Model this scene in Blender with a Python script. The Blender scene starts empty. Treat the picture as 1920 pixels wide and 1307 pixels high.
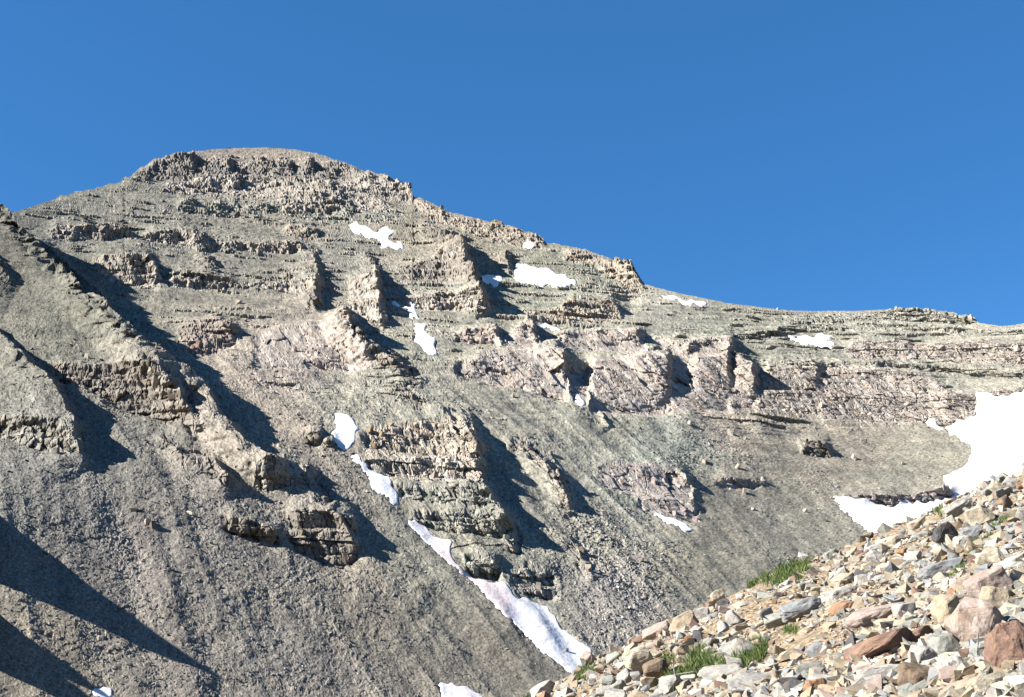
import bpy, bmesh, math, random
import numpy as np
from mathutils import Matrix, Vector, Euler

# ------------------------------------------------------------------ camera, sky, sun, exposure
SC = bpy.context.scene
COL = SC.collection
IW, IH, FPX = 1920.0, 1307.0, 2059.0
PITCH = math.radians(13.57)
CP, SP = math.cos(PITCH), math.sin(PITCH)

cam_d = bpy.data.cameras.new('camera')
cam_d.sensor_fit = 'HORIZONTAL'; cam_d.sensor_width = 36.0
cam_d.lens = 36.0 * FPX / IW
cam_d.clip_start = 0.1; cam_d.clip_end = 20000.0
cam = bpy.data.objects.new('camera', cam_d)
cam.location = (0, 0, 0)
cam.rotation_euler = (math.radians(90) + PITCH, 0, 0)
COL.objects.link(cam); SC.camera = cam

SUN_EL = math.radians(31.0)
SUN_DIR = Vector((-math.sin(math.radians(76)) * math.cos(SUN_EL), -math.cos(math.radians(76)) * math.cos(SUN_EL), math.sin(SUN_EL)))

world = bpy.data.worlds.new('World'); SC.world = world
world.use_nodes = True
wn, wl = world.node_tree.nodes, world.node_tree.links
wn.clear()
sky = wn.new('ShaderNodeTexSky'); sky.sky_type = 'NISHITA'
sky.sun_disc = False
sky.sun_elevation = SUN_EL
sky.sun_rotation = math.atan2(SUN_DIR.x, SUN_DIR.y)
sky.altitude = 3600.0
sky.air_density = 1.0; sky.dust_density = 0.05; sky.ozone_density = 3.5
hs = wn.new('ShaderNodeHueSaturation')
hs.inputs['Saturation'].default_value = 1.24
bg = wn.new('ShaderNodeBackground'); bg.inputs['Strength'].default_value = 0.06
wo = wn.new('ShaderNodeOutputWorld')
wl.new(sky.outputs[0], hs.inputs['Color']); mixs = wn.new('ShaderNodeMix'); mixs.data_type = 'RGBA'; mixs.inputs['Factor'].default_value = 0.5
mixs.inputs['B'].default_value = (0.265, 0.99, 2.4, 1)      # an evenly blue high-mountain sky
wl.new(hs.outputs[0], mixs.inputs['A']); wl.new(mixs.outputs['Result'], bg.inputs['Color']); wl.new(bg.outputs[0], wo.inputs['Surface'])

sun_d = bpy.data.lights.new('sun', 'SUN')
sun_d.energy = 5.0; sun_d.angle = math.radians(0.53); sun_d.color = (1.0, 0.962, 0.905)
sun = bpy.data.objects.new('sun', sun_d)
sun.rotation_euler = SUN_DIR.to_track_quat('Z', 'Y').to_euler()
sun.location = (-300, -100, 300)
COL.objects.link(sun)

SC.view_settings.view_transform = 'Standard'
SC.view_settings.look = 'None'
SC.view_settings.gamma = 1.0
SC.view_settings.use_curve_mapping = False
SC.view_settings.exposure = 1.9

# ------------------------------------------------------------------ numeric helpers
F32 = np.float32
RNG = np.random.default_rng(7)


def hsh(ix, iy, seed):
    n = (ix.astype(np.int64) * 374761393 + iy.astype(np.int64) * 668265263 + seed * 974634777) & 0xFFFFFFFF
    n = ((n ^ (n >> 13)) * 1274126177) & 0xFFFFFFFF
    n = ((n ^ (n >> 15)) * 2246822519) & 0xFFFFFFFF
    n = n ^ (n >> 16)
    return ((n & 0xFFFFFF) / float(0x1000000)).astype(F32)


def noise(x, y, seed=0):
    """gradient noise, about -1..1"""
    x = np.asarray(x, F32); y = np.asarray(y, F32)
    xf = np.floor(x); yf = np.floor(y)
    fx = x - xf; fy = y - yf
    xi = xf.astype(np.int64); yi = yf.astype(np.int64)
    u = fx * fx * fx * (fx * (fx * 6 - 15) + 10); v = fy * fy * fy * (fy * (fy * 6 - 15) + 10)

    def g(dx, dy):
        a = hsh(xi + dx, yi + dy, seed) * F32(2 * math.pi)
        return np.cos(a) * (fx - dx) + np.sin(a) * (fy - dy)
    a = g(0, 0); b = g(1, 0); c = g(0, 1); d = g(1, 1)
    return 1.5 * ((a + u * (b - a)) + v * ((c + u * (d - c)) - (a + u * (b - a))))


def fbm(x, y, seed=0, octv=4, gain=0.5):
    s = 0; a = 1.0; t = 0
    for i in range(octv):
        s = s + a * noise(x * 2.03 ** i, y * 2.03 ** i, seed + 17 * i)
        t += a; a *= gain
    return s / t * 1.4


def worley(x, y, seed=0, jit=0.9):
    """cell value 0..1 of the nearest feature and F2-F1"""
    xi = np.floor(x).astype(np.int64); yi = np.floor(y).astype(np.int64)
    d1 = np.full(x.shape, 9.0, F32); d2 = np.full(x.shape, 9.0, F32); val = np.zeros(x.shape, F32)
    for dx in (-1, 0, 1):
        for dy in (-1, 0, 1):
            cx = xi + dx; cy = yi + dy
            px = cx + 0.5 + jit * (hsh(cx, cy, seed) - 0.5) - x
            py = cy + 0.5 + jit * (hsh(cx, cy, seed + 1) - 0.5) - y
            d = (np.maximum(np.abs(px), np.abs(py)) * 0.6 + 0.4 * np.sqrt(px * px + py * py)).astype(F32)
            n = d < d1
            d2 = np.where(n, d1, np.minimum(d2, d))
            val = np.where(n, hsh(cx, cy, seed + 2), val)
            d1 = np.where(n, d, d1)
    return val, d2 - d1


def sstep(a, b, x):
    t = np.clip((x - a) / (b - a), 0, 1)
    return t * t * (3 - 2 * t)


def blur(a, r, it=2):
    a = a.astype(F32)
    for _ in range(it):
        for ax in (0, 1):
            p = [(0, 0)] * a.ndim; p[ax] = (r + 1, r)
            c = np.cumsum(np.pad(a, p, mode='edge'), axis=ax, dtype=np.float64)
            n = a.shape[ax]
            hi = np.take(c, range(2 * r + 1, 2 * r + 1 + n), axis=ax); lo = np.take(c, range(0, n), axis=ax)
            a = ((hi - lo) / (2 * r + 1)).astype(F32)
    return a


def srgb(r, g, b, k=1.0):
    return np.array([(c / 255.0) ** 2.2 * k for c in (r, g, b)], F32)


def ray_te(px, py):
    xc = (px - IW / 2) / FPX; yc = (IH / 2 - py) / FPX
    fy = CP - yc * SP
    return xc / fy, (SP + yc * CP) / fy


# ------------------------------------------------------------------ materials
def new_mat(name, rough=0.95, spec=0.2):
    m = bpy.data.materials.new(name); m.use_nodes = True
    n, l = m.node_tree.nodes, m.node_tree.links
    b = n['Principled BSDF']; b.inputs['Roughness'].default_value = rough
    b.inputs['Specular IOR Level'].default_value = spec
    return m, n, l, b


def mat_mountain():
    m, n, l, b = new_mat('mountain_rock', 1.0, 0.08)
    at = n.new('ShaderNodeAttribute'); at.attribute_name = 'Col'
    tc = n.new('ShaderNodeTexCoord')
    ns = n.new('ShaderNodeTexNoise'); ns.inputs['Scale'].default_value = 1.3; ns.inputs['Detail'].default_value = 6; ns.inputs['Roughness'].default_value = 0.75
    l.new(tc.outputs['Object'], ns.inputs['Vector'])
    mr = n.new('ShaderNodeMapRange'); mr.inputs['From Min'].default_value = 0.3; mr.inputs['From Max'].default_value = 0.7
    mr.inputs['To Min'].default_value = 0.62; mr.inputs['To Max'].default_value = 1.38
    l.new(ns.outputs['Fac'], mr.inputs['Value'])
    vm = n.new('ShaderNodeVectorMath'); vm.operation = 'SCALE'
    l.new(at.outputs['Color'], vm.inputs[0]); l.new(mr.outputs[0], vm.inputs['Scale'])
    l.new(vm.outputs[0], b.inputs['Base Color'])
    bp = n.new('ShaderNodeBump'); bp.inputs['Strength'].default_value = 0.35; bp.inputs['Distance'].default_value = 0.5
    l.new(ns.outputs['Fac'], bp.inputs['Height']); l.new(bp.outputs[0], b.inputs['Normal'])
    return m


def mat_snow():
    m, n, l, b = new_mat('old_snow', 0.8, 0.2)
    at = n.new('ShaderNodeAttribute'); at.attribute_name = 'Col'
    tc = n.new('ShaderNodeTexCoord')
    ns = n.new('ShaderNodeTexNoise'); ns.inputs['Scale'].default_value = 0.5; ns.inputs['Detail'].default_value = 5
    l.new(tc.outputs['Object'], ns.inputs['Vector'])
    bp = n.new('ShaderNodeBump'); bp.inputs['Strength'].default_value = 0.35; bp.inputs['Distance'].default_value = 0.8
    l.new(ns.outputs['Fac'], bp.inputs['Height']); l.new(bp.outputs[0], b.inputs['Normal'])
    l.new(at.outputs['Color'], b.inputs['Base Color'])
    return m


def mat_stone(name, source):
    """near stones: own colour with veins, mottling, rust stains and a little lichen"""
    m, n, l, b = new_mat(name, 0.85, 0.25)
    if source == 'object':
        at = n.new('ShaderNodeObjectInfo'); colour = at.outputs['Color']; rnd = at.outputs['Random']
    else:
        at = n.new('ShaderNodeAttribute'); at.attribute_name = 'Col'; colour = at.outputs['Color']; rnd = None
    tc = n.new('ShaderNodeTexCoord')
    pos = tc.outputs['Object']
    if rnd is not None:
        ad = n.new('ShaderNodeVectorMath'); ad.operation = 'ADD'
        sc = n.new('ShaderNodeMath'); sc.operation = 'MULTIPLY'; sc.inputs[1].default_value = 57.0
        l.new(rnd, sc.inputs[0]); l.new(pos, ad.inputs[0]); l.new(sc.outputs[0], ad.inputs[1]); pos = ad.outputs[0]
    big = n.new('ShaderNodeTexNoise'); big.inputs['Scale'].default_value = 5.0; big.inputs['Detail'].default_value = 8; big.inputs['Roughness'].default_value = 0.7
    l.new(pos, big.inputs['Vector'])
    mr = n.new('ShaderNodeMapRange'); mr.inputs['From Min'].default_value = 0.3; mr.inputs['From Max'].default_value = 0.7
    mr.inputs['To Min'].default_value = 0.6; mr.inputs['To Max'].default_value = 1.3
    l.new(big.outputs['Fac'], mr.inputs['Value'])
    vm = n.new('ShaderNodeVectorMath'); vm.operation = 'SCALE'
    l.new(colour, vm.inputs[0]); l.new(mr.outputs[0], vm.inputs['Scale'])
    st = n.new('ShaderNodeTexNoise'); st.inputs['Scale'].default_value = 2.6; st.inputs['Detail'].default_value = 5; st.inputs['Distortion'].default_value = 0.8
    l.new(pos, st.inputs['Vector'])
    cr = n.new('ShaderNodeMapRange'); cr.inputs['From Min'].default_value = 0.55; cr.inputs['From Max'].default_value = 0.72
    cr.inputs['To Min'].default_value = 0.0; cr.inputs['To Max'].default_value = 0.5
    l.new(st.outputs['Fac'], cr.inputs['Value'])
    mx = n.new('ShaderNodeMix'); mx.data_type = 'RGBA'; mx.blend_type = 'MIX'
    l.new(cr.outputs[0], mx.inputs['Factor']); l.new(vm.outputs[0], mx.inputs['A'])
    mx.inputs['B'].default_value = (0.22, 0.14, 0.085, 1)
    sp = n.new('ShaderNodeTexNoise'); sp.inputs['Scale'].default_value = 22; sp.inputs['Detail'].default_value = 3
    l.new(pos, sp.inputs['Vector'])
    sr = n.new('ShaderNodeMapRange'); sr.inputs['From Min'].default_value = 0.64; sr.inputs['From Max'].default_value = 0.74
    sr.inputs['To Min'].default_value = 0.0; sr.inputs['To Max'].default_value = 0.55
    l.new(sp.outputs['Fac'], sr.inputs['Value'])
    m2 = n.new('ShaderNodeMix'); m2.data_type = 'RGBA'
    l.new(sr.outputs[0], m2.inputs['Factor']); l.new(mx.outputs['Result'], m2.inputs['A']); m2.inputs['B'].default_value = (0.06, 0.057, 0.05, 1)
    l.new(m2.outputs['Result'], b.inputs['Base Color'])
    bp = n.new('ShaderNodeBump'); bp.inputs['Strength'].default_value = 0.7; bp.inputs['Distance'].default_value = 0.03
    l.new(big.outputs['Fac'], bp.inputs['Height']); l.new(bp.outputs[0], b.inputs['Normal'])
    return m


def mat_soil():
    m, n, l, b = new_mat('ochre_soil', 1.0, 0.1)
    tc = n.new('ShaderNodeTexCoord')
    a = n.new('ShaderNodeTexNoise'); a.inputs['Scale'].default_value = 1.2; a.inputs['Detail'].default_value = 8; a.inputs['Roughness'].default_value = 0.7
    v = n.new('ShaderNodeTexVoronoi'); v.inputs['Scale'].default_value = 16.0
    l.new(tc.outputs['Object'], a.inputs['Vector']); l.new(tc.outputs['Object'], v.inputs['Vector'])
    r = n.new('ShaderNodeValToRGB')
    r.color_ramp.elements[0].position = 0.3; r.color_ramp.elements[0].color = (0.135, 0.102, 0.064, 1)
    r.color_ramp.elements[1].position = 0.7; r.color_ramp.elements[1].color = (0.25, 0.193, 0.13, 1)
    l.new(a.outputs['Fac'], r.inputs['Fac'])
    hv = n.new('ShaderNodeSeparateColor'); l.new(v.outputs['Color'], hv.inputs[0])
    mr = n.new('ShaderNodeMapRange'); mr.inputs['To Min'].default_value = 0.6; mr.inputs['To Max'].default_value = 1.35
    l.new(hv.outputs[0], mr.inputs['Value'])
    vm = n.new('ShaderNodeVectorMath'); vm.operation = 'SCALE'
    l.new(r.outputs[0], vm.inputs[0]); l.new(mr.outputs[0], vm.inputs['Scale']); l.new(vm.outputs[0], b.inputs['Base Color'])
    bp = n.new('ShaderNodeBump'); bp.inputs['Strength'].default_value = 0.9; bp.inputs['Distance'].default_value = 0.05
    l.new(v.outputs['Distance'], bp.inputs['Height']); l.new(bp.outputs[0], b.inputs['Normal'])
    return m


def mat_grass():
    m, n, l, b = new_mat('grass_blades', 0.7, 0.25)
    at = n.new('ShaderNodeAttribute'); at.attribute_name = 'Col'
    l.new(at.outputs['Color'], b.inputs['Base Color'])
    return m


M_MTN = mat_mountain(); M_SNOW = mat_snow(); M_SOIL = mat_soil(); M_GRASS = mat_grass()
M_STONE = mat_stone('angular_stone', 'object'); M_GRAVEL = mat_stone('small_stones', 'attribute')


# ------------------------------------------------------------------ object helpers
def tag(o, label=None, cat=None, group=None, kind=None):
    if label: o['label'] = label
    if cat: o['category'] = cat
    if group: o['group'] = group
    if kind: o['kind'] = kind
    return o


def mesh_np(name, verts, faces, mat, cols=None, parent=None, smooth=False):
    """faces: (n,3) or (n,4) int array"""
    me = bpy.data.meshes.new(name)
    nv, nf, k = len(verts), len(faces), faces.shape[1]
    me.vertices.add(nv); me.vertices.foreach_set('co', np.ascontiguousarray(verts, F32).ravel())
    me.loops.add(nf * k); me.loops.foreach_set('vertex_index', np.ascontiguousarray(faces, np.int32).ravel())
    me.polygons.add(nf)
    me.polygons.foreach_set('loop_start', np.arange(0, nf * k, k, dtype=np.int32))
    me.polygons.foreach_set('loop_total', np.full(nf, k, np.int32))
    me.polygons.foreach_set('use_smooth', np.full(nf, smooth, bool))
    if cols is not None:
        ca = me.attributes.new('Col', 'FLOAT_COLOR', 'POINT')
        c4 = np.ones((nv, 4), F32); c4[:, :3] = cols
        ca.data.foreach_set('color', c4.ravel())
    me.update(calc_edges=True)
    me.materials.append(mat)
    o = bpy.data.objects.new(name, me); COL.objects.link(o)
    if parent is not None: o.parent = parent
    return o


def sub_mesh(name, verts, cols, faces, mat, parent=None, smooth=False):
    u, inv = np.unique(faces.ravel(), return_inverse=True)
    return mesh_np(name, verts[u], inv.reshape(faces.shape), mat, cols[u], parent, smooth)


# ------------------------------------------------------------------ the mountain: base slope
SKY = [(-400, 470), (-200, 440), (0, 402), (30, 398), (80, 381), (104, 374), (112, 366), (128, 366), (140, 360), (150, 359), (190, 350), (228, 341), (234, 333), (246, 330), (262, 316), (290, 298), (330, 289), (366, 284), (400, 280), (440, 278), (500, 277), (550, 280), (590, 287), (640, 303), (680, 319), (720, 327), (755, 341), (771, 350), (775, 367), (800, 377), (828, 390), (845, 398), (880, 406), (905, 414), (930, 415), (965, 426), (985, 434), (1005, 437), (1016, 447), (1024, 455), (1060, 460), (1100, 469), (1125, 478), (1150, 488), (1182, 491), (1190, 503), (1207, 532), (1235, 541), (1300, 556), (1360, 568), (1450, 579), (1520, 584), (1600, 584), (1660, 580), (1695, 577), (1725, 577), (1760, 583), (1800, 589), (1822, 593), (1836, 606), (1880, 612), (1900, 610), (1925, 605), (2000, 590), (2100, 560), (2400, 520)]
FGSIL = [(-400, 1500), (800, 1400), (940, 1330), (990, 1302), (1060, 1270), (1100, 1245), (1200, 1195), (1300, 1150), (1380, 1110), (1440, 1085), (1560, 1040), (1640, 1005), (1700, 980), (1750, 960), (1800, 930), (1850, 905), (1920, 885), (2100, 800), (2400, 700)]
STEP = 1.66
pxs = np.concatenate([np.arange(-330, -24, 6.0), np.arange(-24, 1944, STEP), np.arange(1944, 2130, 6.0)]).astype(F32)
sky_y = np.interp(pxs, *zip(*SKY)).astype(F32)
rocky = sstep(0.2, 0.6, np.interp(pxs, [100, 110, 160, 225, 240, 290, 380, 560, 640, 760, 1030, 1040, 1190, 1210, 1640, 1680, 1830, 1850], [0.2, 1, 0.4, 0.8, 1, .9, .3, .3, .6, 1, 1, .4, .6, 0.05, 0.05, .7, .7, 0]))
zero = np.zeros_like(pxs)
sky_y += (noise(pxs / 14, zero, 3) * 3.0 + noise(pxs / 5.5, zero, 4) * 1.9) * rocky + noise(pxs / 3.3, zero, 5) * 0.9
bot_y = np.minimum(np.interp(pxs, *zip(*FGSIL)) + 130, 1334).astype(F32)
NR = 620
w = np.linspace(0, 1, NR, dtype=F32)[:, None]
PY = sky_y[None] * (1 - w) + bot_y[None] * w
SKIRT = [20, 50, 100, 170, 260, 380, 520]
PY = np.concatenate([PY] + [PY[NR - 1:NR] + s for s in SKIRT], 0)
PX = np.broadcast_to(pxs[None], PY.shape).astype(F32)
NJ, NI = PY.shape


def base_depth(px, py):
    t, e = ray_te(px, py)
    k = sstep(0.08, 0.34, e)
    s = 0.50 - 0.32 * k * sstep(-0.46, -0.24, t)
    # the left of the frame stays a right-facing flank; the upper middle faces the viewer
    K1 = 176 + 44 * k
    d1 = 0.65 * (np.sqrt(1 - s * s) - s * t) - e
    y1 = K1 / np.maximum(d1, 0.1)
    d2 = 0.752 + 0.28 * t - e
    y2 = 372 / np.maximum(d2, 0.12)
    q = 45.0
    y = -q * np.log(np.exp(-y1 / q) + np.exp(-y2 / q))
    return t, e, y


T, E, Y = base_depth(PX, PY)
BASE = np.stack([T * Y, Y, E * Y], -1).astype(F32)
X, Z = BASE[..., 0], BASE[..., 2]
MPP = (Y / FPX).astype(F32)                       # metres per photo pixel at that distance


def grid_normals(P):
    du = np.zeros_like(P); dv = np.zeros_like(P)
    du[:, 1:-1] = P[:, 2:] - P[:, :-2]; du[:, 0] = P[:, 1] - P[:, 0]; du[:, -1] = P[:, -1] - P[:, -2]
    dv[1:-1] = P[2:] - P[:-2]; dv[0] = P[1] - P[0]; dv[-1] = P[-1] - P[-2]
    n = np.cross(dv, du)
    n /= np.linalg.norm(n, axis=-1, keepdims=True) + 1e-9
    return n


NRM = grid_normals(blur(BASE, 12, 1))
A = (0.9 * X + 0.36 * Y).astype(F32)              # metres along the strike
B = (Z * 1.7).astype(F32)                         # metres up the slope
FALL = (0.86 * X + 0.5 * Y).astype(F32)           # metres across the fall line of the left flank

# warped picture-plane coordinates give the painted outlines natural edges
WX = PX + 5 * noise(A / 9, B / 9, 21) + 2.5 * noise(A / 3, B / 3, 22)
WY = PY + 3.5 * noise(A / 9, B / 9, 23) + 2.0 * noise(A / 2.6, B / 2.6, 24)

D = np.zeros((NJ, NI), F32)                       # relief along the normal, metres
CLIFF = np.zeros((NJ, NI), F32)                   # how much bare rock
REG = np.full((NJ, NI), -1, np.int32)             # which cliff
RCOL = np.zeros((NJ, NI, 3), F32)
MASS = np.zeros((NJ, NI), F32)                    # massive (unlayered) rock

PINK = srgb(172, 156, 146); PALE = srgb(170, 157, 142); TAN = srgb(165, 145, 118); GREY = srgb(140, 136, 124)
GREEN = srgb(138, 142, 126); BROWN = srgb(126, 114, 100); RED = srgb(146, 122, 110); DARK = srgb(104, 98, 90)
PGREY = srgb(168, 154, 148)

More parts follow.
